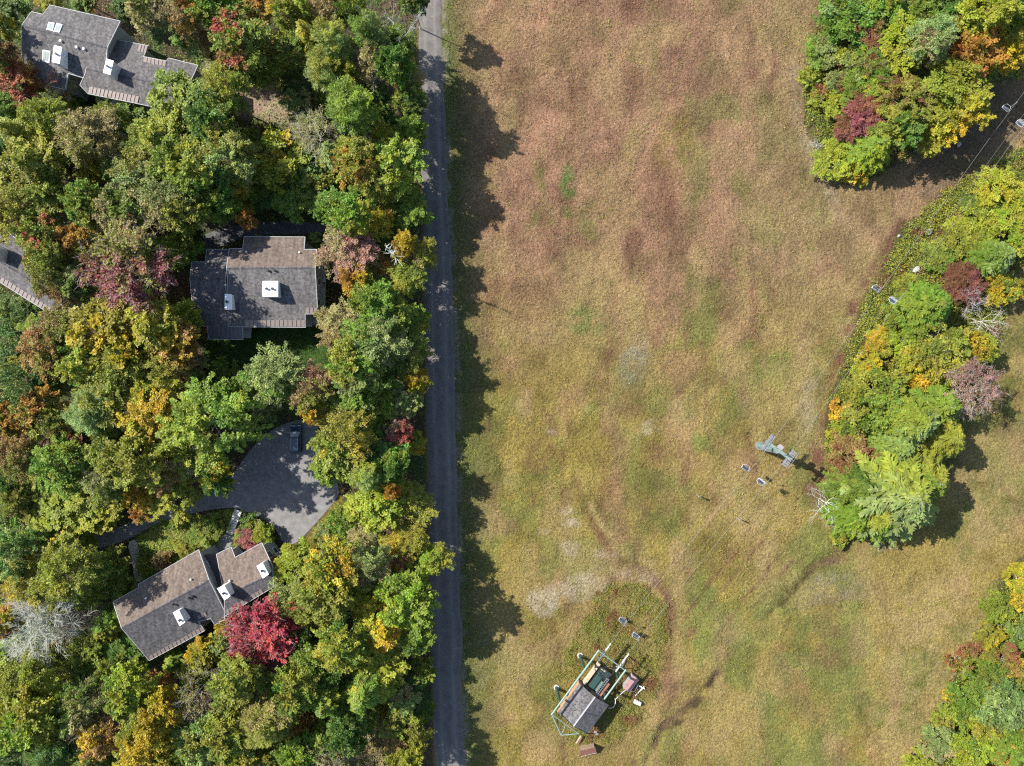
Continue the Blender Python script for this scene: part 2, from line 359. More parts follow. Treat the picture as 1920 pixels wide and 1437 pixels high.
LINES = [*[([(1262 + k, 1190 + q), (1400 + k * 1.05, 1005 + q * .9)], 2.2, C_BROWN, 1.0) for k, q in ((0, 0), (24, 12), (62, 30), (84, 44))], ([(1530, 600), (1495, 655)], 2.5, C_STRAW, 1.2), ([(1545, 600), (1508, 660)], 2.5, C_STRAW, 1.2), ([(1130, 860), (1135, 1000)], 3, C_BROWN, .7), ([(1240, 620), (1246, 760)], 4, C_BROWN, .6), ([(1318, 640), (1326, 800)], 4, C_BROWN, .6), ([(1080, 905), (1110, 985), (1150, 1042), (1215, 1075), (1245, 1108), (1262, 1170), (1245, 1250)], 9, C_BROWN, .85), ([(1088, 890), (1122, 975), (1165, 1030), (1225, 1058)], 6, C_STRAW, .9), ([(1000, 1120), (1080, 1092), (1150, 1072), (1215, 1082)], 15, C_PALE, .42),
         ([(1590, 1030), (1535, 1052), (1500, 1092), (1440, 1160)], 5, C_DARK, 1.5), ([(1588, 1022), (1560, 1045), (1520, 1065)], 8, np.array((.12, .08, .045)), 1.2), ([(1350, 1262), (1305, 1318), (1245, 1362), (1215, 1425)], 7, np.array((.105, .072, .040)), 1.6), ([(1340, 1280), (1290, 1340), (1240, 1380)], 5, C_DARK, 1.2),
         ([(1795, 355), (1690, 440), (1625, 530), (1588, 620), (1562, 720)], 15, C_BROWN, 1.2), ([(1557, 790), (1535, 860), (1528, 920)], 18, C_BROWN, 1.4), ([(1490, 120), (1500, 240), (1530, 320), (1570, 400)], 12, C_PALE, .35),
         ([(1598, 1288), (1628, 1352), (1655, 1412)], 5, C_DARK, .5), ([(1870, 880), (1915, 980)], 5, C_BROWN, .5), ([(1440, 1180), (1400, 1130), (1300, 1010)], 4, C_BROWN, .25), ([(1540, 560), (1500, 620), (1420, 640)], 5, C_BROWN, .3),
         ([(1572, 480), (1530, 560), (1480, 660)], 4, C_STRAW, .5), ([(960, 1180), (985, 1290), (1000, 1437)], 10, C_STRAW, .5), ([(1435, 790), (1447, 830)], 7, C_DARK, .6), ([(1415, 905), (1390, 980)], 7, C_OLIVE, .9)]

def ground_color(px, py):
    wx = px + (fbm(px, py, 60, 3) - .5) * 34; wy = py + (fbm(px, py, 60, 7) - .5) * 34
    def mixc(c, col, w):
        w = np.clip(w, 0, 1)[..., None]; return c * (1 - w) + col * w
    c = np.broadcast_to(C_TAN, px.shape + (3,)).copy()
    st = vn(wx, wy, 26, 150, 11) * .6 + fbm(wx, wy, 90, 13) * .6      # mowing streaks run along the road
    up = np.clip((640 - py) / 260, 0, 1)
    left = np.clip((1460 - px) / 300, 0, 1)
    c = mixc(c, C_RED, (0.30 + up * 1.1) * np.clip(left * 1.2, 0, 1) * np.clip(st * 1.6 - .15, 0, 1))
    lo = np.clip((py - 470) / 300, 0, 1)
    c = mixc(c, C_OLIVE, lo * np.clip(1.7 * fbm(wx, wy, 110, 21) + .1, 0, 1))
    c = mixc(c, C_GREEN, np.clip(lo * .55 + .2 + .35 * (px > 1280), 0, 1) * np.clip((fbm(wx, wy, 70, 31) - .5) * 6, 0, .8))
    c = mixc(c, C_BROWN, np.clip((vn(wx, wy, 20, 80, 41) * .7 + fbm(wx, wy, 40, 44) * .5 - .74) * 3.5, 0, .55) * (px < 1480))
    c = mixc(c, C_RED * 1.12, np.clip((vn(wx, wy, 34, 60, 46) - .62) * 2.4, 0, .4))
    c = c * (.44 + .98 * fbm(wx, wy, 44, 47, 5))[..., None]
    c = mixc(c, C_STRAW, np.clip((vn(wx, wy, 40, 70, 51) - .6) * 2, 0, .5))
    for x, y, rx, ry, col, s in BLOBS:
        d2 = ((wx - x) / rx) ** 2 + ((wy - y) / ry) ** 2
        c = mixc(c, col, s * np.clip(1.35 - d2 * .75, 0, 1) * np.clip((fbm(px, py, 14, 61, 5) - .27) * 2.6, 0, 1))
    for pts, w, col, s in LINES:
        d = linedist(wx * .6 + px * .4, wy * .6 + py * .4, pts)
        c = mixc(c, col, s * np.clip(1.5 - d / w, 0, 1) * np.clip((fbm(px, py, 20, 71, 5) - .3) * 2.4, 0, 1))
    # verge right of the road
    rr = roadx(ROAD_R, py)
    dv = px - rr
    vg = np.clip(1.15 - dv / (45 + 45 * fbm(px * 0 + 3, py, 60, 81)), 0, 1) * (dv > -30)
    c = mixc(c, np.array((0.095, 0.105, 0.036)), vg * np.clip(.4 + fbm(px, py, 40, 82), 0, 1))
    c = mixc(c, C_GREY, np.clip(1 - np.abs(dv - 3) / 8, 0, 1) * np.clip((fbm(px, py, 26, 83) - .42) * 5, 0, .9))
    # the wood left of the road
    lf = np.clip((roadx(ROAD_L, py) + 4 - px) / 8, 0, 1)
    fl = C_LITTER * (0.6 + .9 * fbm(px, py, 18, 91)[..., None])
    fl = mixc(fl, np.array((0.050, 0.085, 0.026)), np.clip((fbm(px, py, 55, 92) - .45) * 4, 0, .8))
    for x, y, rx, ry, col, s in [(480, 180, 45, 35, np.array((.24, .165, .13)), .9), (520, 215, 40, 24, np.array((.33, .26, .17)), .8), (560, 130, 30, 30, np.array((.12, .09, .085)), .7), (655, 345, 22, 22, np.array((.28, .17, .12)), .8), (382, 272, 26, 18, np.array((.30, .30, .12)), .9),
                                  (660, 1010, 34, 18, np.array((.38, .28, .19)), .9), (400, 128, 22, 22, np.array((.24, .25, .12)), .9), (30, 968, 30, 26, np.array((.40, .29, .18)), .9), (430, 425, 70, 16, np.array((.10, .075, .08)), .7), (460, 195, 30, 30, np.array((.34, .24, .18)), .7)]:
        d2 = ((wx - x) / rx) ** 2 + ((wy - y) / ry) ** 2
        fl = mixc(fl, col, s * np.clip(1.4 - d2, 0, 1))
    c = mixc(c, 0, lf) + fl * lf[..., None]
    for poly, col in ((LAWN, C_LAWN), (VERGE2, np.array((.20, .175, .035))), (BANK, np.array((.20, .20, .05)))):
        m = inpoly(px + (fbm(px, py, 20, 95) - .5) * 10, py, poly)
        c = mixc(c, col * (0.75 + .5 * fbm(px, py, 12, 96))[..., None], m * .92)
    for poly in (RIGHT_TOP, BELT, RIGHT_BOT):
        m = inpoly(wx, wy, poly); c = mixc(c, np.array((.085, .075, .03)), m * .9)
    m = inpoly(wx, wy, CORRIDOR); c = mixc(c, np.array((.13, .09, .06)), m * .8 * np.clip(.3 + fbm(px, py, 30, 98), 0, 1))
    m = inpoly(wx, wy, MOUND); c = mixc(c, np.array((.20, .16, .05)), m * .7)
    return c

def ground_z(px, py):
    """small unevenness of the field; flat under paving and buildings"""
    free = np.clip((px - roadx(ROAD_R, py) - 14) / 40, 0, 1)
    st = np.clip((np.hypot(px - 1115, py - 1320) - 90) / 40, 0, 1)
    z = (fbm(px, py, 26, 101) - .5) * .34 + (vn(px, py, 8, 11, 104) - .5) * .20
    for pts, w, d in ((LINES[12][0], 7, .35), (LINES[14][0], 8, .35), (LINES[19][0], 6, .2)):
        z = z - d * np.exp(-(linedist(px, py, pts) / w) ** 2)
    return z * free * st

def build_ground():
    xs = np.concatenate([[-3000, -900, -300, -160], np.arange(-102, 102.01, 0.5), [160, 300, 900, 3000]])
    ys = np.concatenate([[-3000, -900, -300, -140], np.arange(-78, 78.01, 0.5), [140, 300, 900, 3000]])
    X, Y = np.meshgrid(xs, ys)
    PX = np.clip(X / MPP + CX, -130, 2050); PY = np.clip(CY - Y / MPP, -120, 1560)
    Z = ground_z(PX, PY); Z[(np.abs(X) > 101) | (np.abs(Y) > 77)] = 0
    C = ground_color(PX, PY)
    global GC; GC = C[4:-4, 4:-4]
    ny, nx = X.shape
    v = np.stack([X, Y, Z], -1).reshape(-1, 3)
    i = np.arange(ny - 1)[:, None] * nx + np.arange(nx - 1)[None, :]
    f = np.stack([i, i + 1, i + nx + 1, i + nx], -1).reshape(-1, 4)
    me = quadmesh('ground', v, f)
    a = me.color_attributes.new('soil', 'FLOAT_COLOR', 'POINT')
    a.data.foreach_set('color', np.concatenate([C.reshape(-1, 3), np.ones((len(v), 1))], 1).astype(np.float32).ravel())
    m, nt, b = newmat('ground_soil_and_grass'); L = nt.links
    at = N(nt, 'ShaderNodeAttribute', attribute_type='GEOMETRY', attribute_name='soil'); tc = N(nt, 'ShaderNodeTexCoord')
    n1 = N(nt, 'ShaderNodeTexNoise'); n1.inputs['Scale'].default_value = 2.2; n1.inputs['Detail'].default_value = 8; n1.inputs['Roughness'].default_value = .75
    L.new(tc.outputs['Object'], n1.inputs['Vector'])
    mr = N(nt, 'ShaderNodeMapRange'); mr.inputs['From Min'].default_value = .32; mr.inputs['From Max'].default_value = .68; mr.inputs['To Min'].default_value = .5; mr.inputs['To Max'].default_value = 1.5
    L.new(n1.outputs['Fac'], mr.inputs['Value'])
    mx = N(nt, 'ShaderNodeVectorMath', operation='SCALE'); L.new(at.outputs['Color'], mx.inputs[0]); L.new(mr.outputs[0], mx.inputs['Scale'])
    L.new(mx.outputs[0], b.inputs['Base Color']); b.inputs['Roughness'].default_value = .95; b.inputs['Specular IOR Level'].default_value = .1
    n2 = N(nt, 'ShaderNodeTexNoise'); n2.inputs['Scale'].default_value = 1.9; n2.inputs['Detail'].default_value = 6; n2.inputs['Roughness'].default_value = .7
    L.new(tc.outputs['Object'], n2.inputs['Vector'])
    bp = N(nt, 'ShaderNodeBump'); bp.inputs['Strength'].default_value = 1.0; bp.inputs['Distance'].default_value = .55
    L.new(n2.outputs['Fac'], bp.inputs['Height']); L.new(bp.outputs[0], b.inputs['Normal'])
    me.materials.append(m)
    o = link('ground', me); tag(o, kind='structure'); return o

def quadmesh(name, v, f):
    me = bpy.data.meshes.new(name)
    me.vertices.add(len(v)); me.vertices.foreach_set('co', np.asarray(v, np.float32).ravel())
    k = f.shape[1]
    me.loops.add(f.size); me.loops.foreach_set('vertex_index', np.asarray(f, np.int32).ravel())
    me.polygons.add(len(f)); me.polygons.foreach_set('loop_start', np.arange(0, f.size, k, dtype=np.int32))
    me.update(calc_edges=True); return me

build_ground()

def sheet(name, pxpoly, z, mat, kind='structure', thick=0.05, parent=None):
    poly = [tuple(W(x, y, 0))[:2] for x, y in pxpoly]
    mb = MB(); mb.prism(poly, z - thick, z)
    o = mb.build(name, mat, parent)
    bm = bmesh.new(); bm.from_mesh(o.data); bmesh.ops.triangulate(bm, faces=bm.faces); bm.to_mesh(o.data); bm.free()
    if kind and parent is None: o['kind'] = kind
    return o

def smooth_poly(poly, it=2):
    for _ in range(it):
        q = []
        for i in range(len(poly)):
            a, b = poly[i], poly[(i + 1) % len(poly)]
            q += [(a[0] * .75 + b[0] * .25, a[1] * .75 + b[1] * .25), (a[0] * .25 + b[0] * .75, a[1] * .25 + b[1] * .75)]
        poly = q
    return poly

def asphalt(name, base, tracks):
    m, nt, b = newmat(name); L = nt.links
    tc = N(nt, 'ShaderNodeTexCoord')
    n1 = N(nt, 'ShaderNodeTexNoise'); n1.inputs['Scale'].default_value = .7; n1.inputs['Detail'].default_value = 8; n1.inputs['Roughness'].default_value = .7
    L.new(tc.outputs['Object'], n1.inputs['Vector'])
    mr = N(nt, 'ShaderNodeMapRange'); mr.inputs['From Min'].default_value = .3; mr.inputs['From Max'].default_value = .7; mr.inputs['To Min'].default_value = .66; mr.inputs['To Max'].default_value = 1.3
    L.new(n1.outputs['Fac'], mr.inputs['Value'])
    mx = N(nt, 'ShaderNodeVectorMath', operation='SCALE'); mx.inputs[0].default_value = base; L.new(mr.outputs[0], mx.inputs['Scale'])
    last = mx.outputs[0]
    if tracks:
        at = N(nt, 'ShaderNodeAttribute', attribute_type='GEOMETRY', attribute_name='wear')
        m2 = N(nt, 'ShaderNodeMix', data_type='RGBA'); m2.inputs['B'].default_value = (base[0] * 1.5, base[1] * 1.45, base[2] * 1.38, 1)
        L.new(at.outputs['Fac'], m2.inputs['Factor']); L.new(last, m2.inputs['A']); last = m2.outputs['Result']
        ng = N(nt, 'ShaderNodeMath', operation='MULTIPLY'); ng.inputs[1].default_value = -1.0; L.new(at.outputs['Fac'], ng.inputs[0])
        n3 = N(nt, 'ShaderNodeTexNoise'); n3.inputs['Scale'].default_value = 1.6; n3.inputs['Detail'].default_value = 6; L.new(tc.outputs['Object'], n3.inputs['Vector'])
        mm = N(nt, 'ShaderNodeMath', operation='MULTIPLY', use_clamp=True); L.new(ng.outputs[0], mm.inputs[0])
        r3 = N(nt, 'ShaderNodeMapRange'); r3.inputs['From Min'].default_value = .4; r3.inputs['From Max'].default_value = .55; L.new(n3.outputs['Fac'], r3.inputs['Value']); L.new(r3.outputs[0], mm.inputs[1])
        m4 = N(nt, 'ShaderNodeMix', data_type='RGBA'); m4.inputs['B'].default_value = (.15, .125, .09, 1)
        L.new(mm.outputs[0], m4.inputs['Factor']); L.new(last, m4.inputs['A']); last = m4.outputs['Result']
    # scattered fallen leaves and grit
    vo = N(nt, 'ShaderNodeTexVoronoi'); vo.inputs['Scale'].default_value = 1.15; L.new(tc.outputs['Object'], vo.inputs['Vector'])
    lt = N(nt, 'ShaderNodeMath', operation='LESS_THAN'); lt.inputs[1].default_value = .11; L.new(vo.outputs['Distance'], lt.inputs[0])
    m3 = N(nt, 'ShaderNodeMix', data_type='RGBA'); m3.inputs['B'].default_value = (.26, .20, .13, 1)
    L.new(lt.outputs[0], m3.inputs['Factor']); L.new(last, m3.inputs['A'])
    L.new(m3.outputs['Result'], b.inputs['Base Color']); b.inputs['Roughness'].default_value = .85; b.inputs['Specular IOR Level'].default_value = .25
    n2 = N(nt, 'ShaderNodeTexNoise'); n2.inputs['Scale'].default_value = 14; n2.inputs['Detail'].default_value = 4; L.new(tc.outputs['Object'], n2.inputs['Vector'])
    bp = N(nt, 'ShaderNodeBump'); bp.inputs['Strength'].default_value = .3; bp.inputs['Distance'].default_value = .03
    L.new(n2.outputs['Fac'], bp.inputs['Height']); L.new(bp.outputs[0], b.inputs['Normal'])
    return m

def build_road():
    ys = np.concatenate([[-20000], np.arange(-300, 1741, 12.), [22000]])
    prof = [0, .03, .10, .2, .28, .36, .45, .55, .64, .72, .8, .9, .97, 1]
    wear = [-1, -.8, -.1, .15, .8, .3, .05, .05, .3, .8, .2, -.1, -.8, -1]
    V, WR = [], []
    for py in ys:
        q = min(max(py, -400), 1840)
        l, r = float(roadx(ROAD_L, q)), float(roadx(ROAD_R, q))
        ex = (py - q) * 0.03
        jl = (fbm(np.array([3.]), np.array([py]), 40, 5)[0] - .5) * 10; jr = (fbm(np.array([9.]), np.array([py]), 40, 6)[0] - .5) * 10
        for t, w in zip(prof, wear):
            x = l + jl + (r + jr - l - jl) * t + ex
            p = W(x, py, 0); V.append((p.x, p.y, 0.02 + 0.05 * (1 - (2 * t - 1) ** 2) - (0.05 if t in (0, 1) else 0))); WR.append(w * (.6 + .8 * fbm(np.array([t * 50]), np.array([py]), 40, 8)[0]))
    n = len(prof); f = []
    for i in range(len(ys) - 1):
        for k in range(n - 1): f.append((i * n + k, (i + 1) * n + k, (i + 1) * n + k + 1, i * n + k + 1))
    me = quadmesh('road', np.array(V), np.array(f))
    a = me.attributes.new('wear', 'FLOAT', 'POINT'); a.data.foreach_set('value', np.array(WR, np.float32))
    me.materials.append(asphalt('road_asphalt', (0.118, 0.111, 0.106), True))
    tag(link('road', me), kind='structure')
build_road()
M['asphalt'] = asphalt('driveway_asphalt', (0.178, 0.174, 0.172), False)
sheet('driveway', smooth_poly(TURN), 0.03, M['asphalt'])
sheet('driveway', smooth_poly(DRIVE2), 0.03, asphalt('shaded_driveway_asphalt', (0.085, 0.085, 0.09), False))  # shade behind the house is put into this darker asphalt colour
sheet('footpath', smooth_poly([(238, 1018), (256, 1010), (262, 1040), (268, 1090), (252, 1092), (248, 1050)], 1), 0.026, M['sand'])
sheet('footpath', [(404, 1036), (410, 1012), (424, 1000), (438, 1006), (428, 1038)], 0.026, M['path'])

# ------------------------------------------------------------------ houses
class Section:
    """one gabled roof: outline and ridge in photo pixels, ridge height and slope in metres"""
    def __init__(s, outline, ridge, zr, slope):
        s.zr, s.s = zr, slope
        s.A = W(*ridge[0], zr).to_2d(); s.B = W(*ridge[1], zr).to_2d()
        d = (s.B - s.A).normalized(); s.d = d; s.n = Vector((-d.y, d.x))
        s.poly = [tuple(s.at(x, y).to_2d()) for x, y in outline]
    def z(s, p): return s.zr - s.s * abs((Vector(p[:2]) - s.A).dot(s.n))
    def at(s, px, py, dz=0.0):
        z = s.zr - 1
        for _ in range(12): w = W(px, py, z); z = s.z(w) + dz
        return W(px, py, z)

def roof_section(house, sec, mats, wall_inset=.5, windows=True, ridge_cap=True):
    th = .22
    if area2(sec.poly) < 0: sec.poly = sec.poly[::-1]
    halves = []
    for sign, mat in ((1, mats[0]), (-1, mats[1])):
        h = clip(sec.poly, sec.A, sec.n, sign)
        if len(h) < 3: continue
        halves.append(h)
        zt = [sec.z(p) for p in h]
        o = MB().prism(h, [z - th for z in zt], zt).build('roof_slope', M[mat], house)
        tri(o)
    # pale edge boards round the outline
    P = sec.poly; n = len(P)
    mbv = []
    for i in range(n):
        a, b = Vector(P[i]), Vector(P[(i + 1) % n])
        if (b - a).length < .25: continue
        e = (b - a).normalized(); o2 = Vector((e.y, -e.x))
        pts = [a]
        da, db = (a - sec.A).dot(sec.n), (b - sec.A).dot(sec.n)
        if da * db < -1e-6: pts.append(a + (b - a) * (da / (da - db)))
        pts.append(b)
        for p, q in zip(pts[:-1], pts[1:]):
            if (q - p).length < .15: continue
            pz, qz = sec.z(p), sec.z(q)
            mb = MB()
            o1 = o2 * .05
            vs = [(p.x, p.y, pz - .26), (q.x, q.y, qz - .26), (q.x, q.y, qz + .035), (p.x, p.y, pz + .035)]
            vs2 = [(x + o1.x, y + o1.y, z) for x, y, z in vs]
            vs = [(x - o1.x * .6, y - o1.y * .6, z) for x, y, z in vs]
            mb.add(vs + vs2, [(0, 1, 2, 3), (7, 6, 5, 4), (0, 4, 5, 1), (1, 5, 6, 2), (2, 6, 7, 3), (3, 7, 4, 0)])
            mb.build('edge_board', M['trim'], house)
    # walls under the eaves
    ins = offset_poly(sec.poly, wall_inset)
    for sign in (1, -1):
        h = clip(ins, sec.A, sec.n, sign)
        if len(h) < 3: continue
        o = MB().prism(h, 0.0, [sec.z(p) - th - .02 for p in h]).build('wall', M['siding'], house); tri(o)
    if windows:
        m = len(ins)
        for i in range(m):
            a, b = Vector(ins[i]), Vector(ins[(i + 1) % m]); L = (b - a).length
            e = (b - a).normalized(); o2 = Vector((e.y, -e.x))
            mid = (a + b) / 2
            if L < 2.6 or o2.dot(-mid) < 0: continue      # walls turned towards the drone
            k = max(1, int(L / 3.2))
            for j in range(k):
                c = a + (b - a) * ((j + .5) / k)
                R = Matrix(((e.x, o2.x, 0, c.x), (e.y, o2.y, 0, c.y), (0, 0, 1, 0), (0, 0, 0, 1)))
                top = min(sec.z(c), 12)
                for z0 in (1.0, 3.7):
                    if z0 + 1.6 > top - .5: continue
                    w = MB().box(-.6, .6, -.02, .07, z0, z0 + 1.4, R).build('window', M['white'], house)
                    MB().box(-.5, .5, .07, .085, z0 + .1, z0 + 1.3, R).build('pane', M['glass'], w)
    if ridge_cap:
        hs = [p for h in halves for p in h if abs((Vector(p) - sec.A).dot(sec.n)) < .02]
        if hs:
            ts = [(Vector(p) - sec.A).dot(sec.d) for p in hs]
            a, b = sec.A + sec.d * min(ts), sec.A + sec.d * max(ts)
            k = sec.n * .16; dz = sec.s * .16
            mb = MB()
            mb.add([(a.x - k.x, a.y - k.y, sec.zr - dz + .02), (a.x, a.y, sec.zr + .045), (a.x + k.x, a.y + k.y, sec.zr - dz + .02),
                    (b.x - k.x, b.y - k.y, sec.zr - dz + .02), (b.x, b.y, sec.zr + .045), (b.x + k.x, b.y + k.y, sec.zr - dz + .02)],
                   [(0, 1, 4, 3), (1, 2, 5, 4), (0, 3, 5, 2), (0, 2, 1), (3, 4, 5)])
            mb.build('ridge_cap', M['sh_dark'], house)

def tri(o):
    bm = bmesh.new(); bm.from_mesh(o.data); bmesh.ops.triangulate(bm, faces=bm.faces)
    bm.normal_update(); bm.to_mesh(o.data); bm.free()

def chimney(house, sec, quad, rise, flues, low=False):
    """quad: the four corners of the chimney top in the photo; rise: height over the roof"""
    c = (sum(q[0] for q in quad) / 4, sum(q[1] for q in quad) / 4)
    zt = sec.at(*c, rise).z if sec else rise
    P = [tuple(W(x, y, zt).to_2d()) for x, y in quad]
    o = MB().prism(P, zt - rise - 1.2, zt - .06).build('chimney', M['white'], house)
    MB().prism(offset_poly(P, -.07), zt - .06, zt).build('cap', M['white'], o)
    a = Vector(P[0]); ex = Vector(P[1]) - a; ey = Vector(P[3]) - a
    for u, v in flues:
        p = a + ex * u + ey * v
        f = MB().tube([(p.x, p.y, zt), (p.x, p.y, zt + .32)], .17, 10).build('flue', M['steel'], o)
        MB().tube([(p.x, p.y, zt + .36), (p.x, p.y, zt + .42)], [.24, .2], 10).tube([(p.x, p.y, zt + .32), (p.x, p.y, zt + .37)], .04, 6).build('rain_cap', M['black'], o)
    return o

def vent(house, sec, px, py, tall=.35, r=.14, mat='white'):
    p = sec.at(px, py)
    MB().tube([(p.x, p.y, p.z - .1), (p.x, p.y, p.z + tall)], r, 8).tube([(p.x, p.y, p.z + tall), (p.x, p.y, p.z + tall + .1)], [r * 1.5, r * 1.1], 8).build('roof_vent', M[mat], house)

def eave_panels(house, sec, a, b, depth, n, mat='panel'):
    """standing seam panels: a-b run along the eave, depth is the pixel step up the roof"""
    g = .06
    for i in range(n):
        t0, t1 = (i + g) / n, (i + 1 - g) / n
        q = []
        for t, k in ((t0, .03), (t1, .03), (t1, 1), (t0, 1)):
            q.append(sec.at(a[0] + (b[0] - a[0]) * t + depth[0] * k, a[1] + (b[1] - a[1]) * t + depth[1] * k))
        vs = [v + Vector((0, 0, .004)) for v in q] + [v + Vector((0, 0, .03)) for v in q]
        mb = MB().add(vs, [(3, 2, 1, 0), (4, 5, 6, 7), (0, 1, 5, 4), (1, 2, 6, 5), (2, 3, 7, 6), (3, 0, 4, 7)])
        up = Vector((0, 0, .05))
        mb.bar(q[1] + up, q[2] + up, .07, .09)
        mb.build('eave_panel', M[mat], house)

def skylight(house, sec, quad):
    q = [sec.at(x, y) for x, y in quad]
    c = sum(q, Vector()) / 4
    vs = [v + Vector((0, 0, -.02)) for v in q] + [v + Vector((0, 0, .13)) for v in q]
    F = [(3, 2, 1, 0), (4, 5, 6, 7), (0, 1, 5, 4), (1, 2, 6, 5), (2, 3, 7, 6), (3, 0, 4, 7)]
    o = MB().add(vs, F).build('skylight', M['white'], house)
    r = [c + (v - c) * .8 for v in q]
    MB().add([v + Vector((0, 0, .135)) for v in r] + [v + Vector((0, 0, .15)) for v in r], F).build('pane', M['skyglass'], o)

def deck(parent, quad, z, boards=7, rail=True):
    """small raised deck with boards and a rail; quad in pixels, first edge runs along the boards' ends"""
    q = [W(x, y, z) for x, y in quad]
    for i in range(boards):
        t0, t1 = (i + .06) / boards, (i + .94) / boards
        a0 = q[0].lerp(q[1], t0); a1 = q[0].lerp(q[1], t1); b0 = q[3].lerp(q[2], t0); b1 = q[3].lerp(q[2], t1)
        MB().prism([a0[:2], a1[:2], b1[:2], b0[:2]], z - .05, z).build('deck_board', M['deck'], parent)
    for c in q:
        MB().bar((c.x, c.y, 0), (c.x, c.y, z + (1.0 if rail else -.06)), .12, .12).build('deck_post', M['deck'], parent)
    if rail:
        for i in range(1, 4):
            a, b = q[i].copy(), q[(i + 1) % 4].copy()
            mb = MB().bar((a.x, a.y, z + 1.0), (b.x, b.y, z + 1.0), .12, .06)
            k = max(2, int((b - a).length / .3))
            for j in range(1, k):
                c = a.lerp(b, j / k); mb.bar((c.x, c.y, z), (c.x, c.y, z + .97), .04, .04)
            mb.build('railing', M['trim'], parent)

# --- the house by the road, in the middle of the left half
hA = empty('townhouse', W(478, 540)); hA.location = (0, 0, 0)
tag(hA, 'wide two-unit house with tan and grey roof and stepped outline, nearest the road', 'house', 'houses in the wood')
sA = Section([(457.8, 444), (572, 444.7), (570, 468), (593.6, 468), (591, 503), (596, 589), (572, 589), (573, 614), (428, 613), (427, 523), (430, 466.5), (455, 466.5)],
             [(427, 503.5), (592, 503)], 8.4, .30)
sB = Section([(387.6, 468), (431, 468), (429, 600), (455, 600), (455, 637), (391, 636), (389, 612), (365, 611), (356, 523), (360, 491.5), (385, 491.5)],
             [(356, 523), (430, 523)], 7.7, .30)
roof_section(hA, sA, ('sh_tan', 'sh_grey')); roof_section(hA, sB, ('sh_grey', 'sh_grey'))
chimney(hA, sA, [(493, 528), (520.5, 528), (520.5, 556), (493, 556)], 1.5, [(.28, .5), (.68, .5)])
chimney(hA, sA, [(422, 552), (434, 553), (434, 580), (422, 580)], 1.3, [(.4, .5)])
for p in ((503, 508), (515, 508)): vent(hA, sA, *p, .3, .16, 'black')
for p in ((463, 473), (562, 474)): vent(hA, sA, *p, .3, .1)
vent(hA, sB, 432 - 8, 535, .3, .1)
eave_panels(hA, sA, (459, 612.5), (572, 613), (0, -12), 14, 'panel')
eave_panels(hA, sA, (572.5, 588), (595, 588), (0, -11), 3, 'panel')
eave_panels(hA, sB, (392, 635.5), (454, 636), (0, -22), 8, 'panel_dk')
deck(hA, [(600, 512), (600, 588), (607, 588), (606, 512)], 2.6, 12)
deck(hA, [(584, 592), (606, 592), (606, 608), (584, 608)], 2.2, 8, False)
MB().prism([tuple(W(x, y, 2.6))[:2] for x, y in ((575, 590), (582, 590), (584, 612), (576, 612))], 2.4, 2.6).build('porch_roof', M['trim'], hA)
MB().prism([tuple(W(x, y, 2.6))[:2] for x, y in ((460, 613), (471, 613), (470, 633), (459, 633))], 2.4, 2.6).build('porch_roof', M['trim'], hA)

# --- the house in the top left corner
hB = empty('townhouse'); tag(hB, 'grey-roofed house with two tall white chimneys in the upper left corner', 'house', 'houses in the wood')
sC = Section([(94, 10), (225.5, 40), (201, 90), (196, 152), (152, 145), (128, 138), (122, 168), (88, 160), (46, 148), (41, 100), (41, 48), (59, 22.5), (81, 27.5)],
             [(41, 48), (201, 90)], 8.6, .28)
sD = Section([(190, 84), (218, 75), (278, 86), (269, 106.5), (312, 115), (316, 109), (371, 123), (345, 213), (250, 193), (165, 176), (150, 160), (160, 138)],
             [(170, 131), (362, 170)], 7.7, .28)
roof_section(hB, sC, ('sh_grey', 'sh_grey')); roof_section(hB, sD, ('sh_grey', 'sh_grey'))
chimney(hB, sC, [(102, 86), (115, 89), (111, 119), (98, 116)], 1.9, [(.5, .5)])
chimney(hB, sD, [(200, 111), (212, 115), (206, 140), (194, 136)], 2.1, [(.5, .5)])
skylight(hB, sC, [(92, 42), (103, 44), (99, 59), (88, 56)]); skylight(hB, sC, [(107, 44), (118, 47), (112, 62), (101, 60)])
skylight(hB, sC, [(81, 94), (95, 97), (93, 119), (80, 116)])
for p in ((115, 78), (145, 90), (158.5, 93)): vent(hB, sC, *p, .25, .17)
eave_panels(hB, sD, (165, 175.5), (258, 194.5), (3, -13), 13, 'panel')
eave_panels(hB, sD, (261, 82.5), (277.5, 86), (-4, 14), 3, 'panel')
eave_panels(hB, sD, (269.5, 106.5), (311.5, 115), (-1, 10), 6, 'panel')
deck(hB, [(232, 198), (228, 216), (268, 224), (272, 206)], 1.2, 6)

# --- the slanted house at the lower left
hC = empty('townhouse'); tag(hC, 'slanted house with tan and dark grey roof below the paved turning circle', 'house', 'houses in the wood')
sE = Section([(212, 1129), (260, 1102), (259, 1096), (372.6, 1031), (392, 1088), (421, 1146), (421, 1162), (403, 1172), (395, 1160), (371, 1166), (384, 1182.5), (280, 1239), (228, 1178)],
             [(228, 1178), (392, 1088)], 8.2, .29)
sF = Section([(406, 1039.5), (433.4, 1026), (441, 1045.6), (491, 1018), (512, 1064), (514, 1100), (494, 1112), (421, 1156), (421, 1119)],
             [(421, 1119.5), (512, 1074)], 7.2, .27)
roof_section(hC, sE, ('sh_tan', 'sh_dark')); roof_section(hC, sF, ('sh_tan', 'sh_dark'))
chimney(hC, sE, [(325, 1149), (335, 1145), (346, 1167), (337, 1173)], 1.9, [(.55, .65)])
chimney(hC, sF, [(408, 1104), (420, 1099), (431, 1118), (421, 1125)], 2.2, [(.5, .5)])
chimney(hC, sF, [(482, 1062), (492, 1056), (503, 1077), (493, 1084)], 2.0, [(.5, .5)])
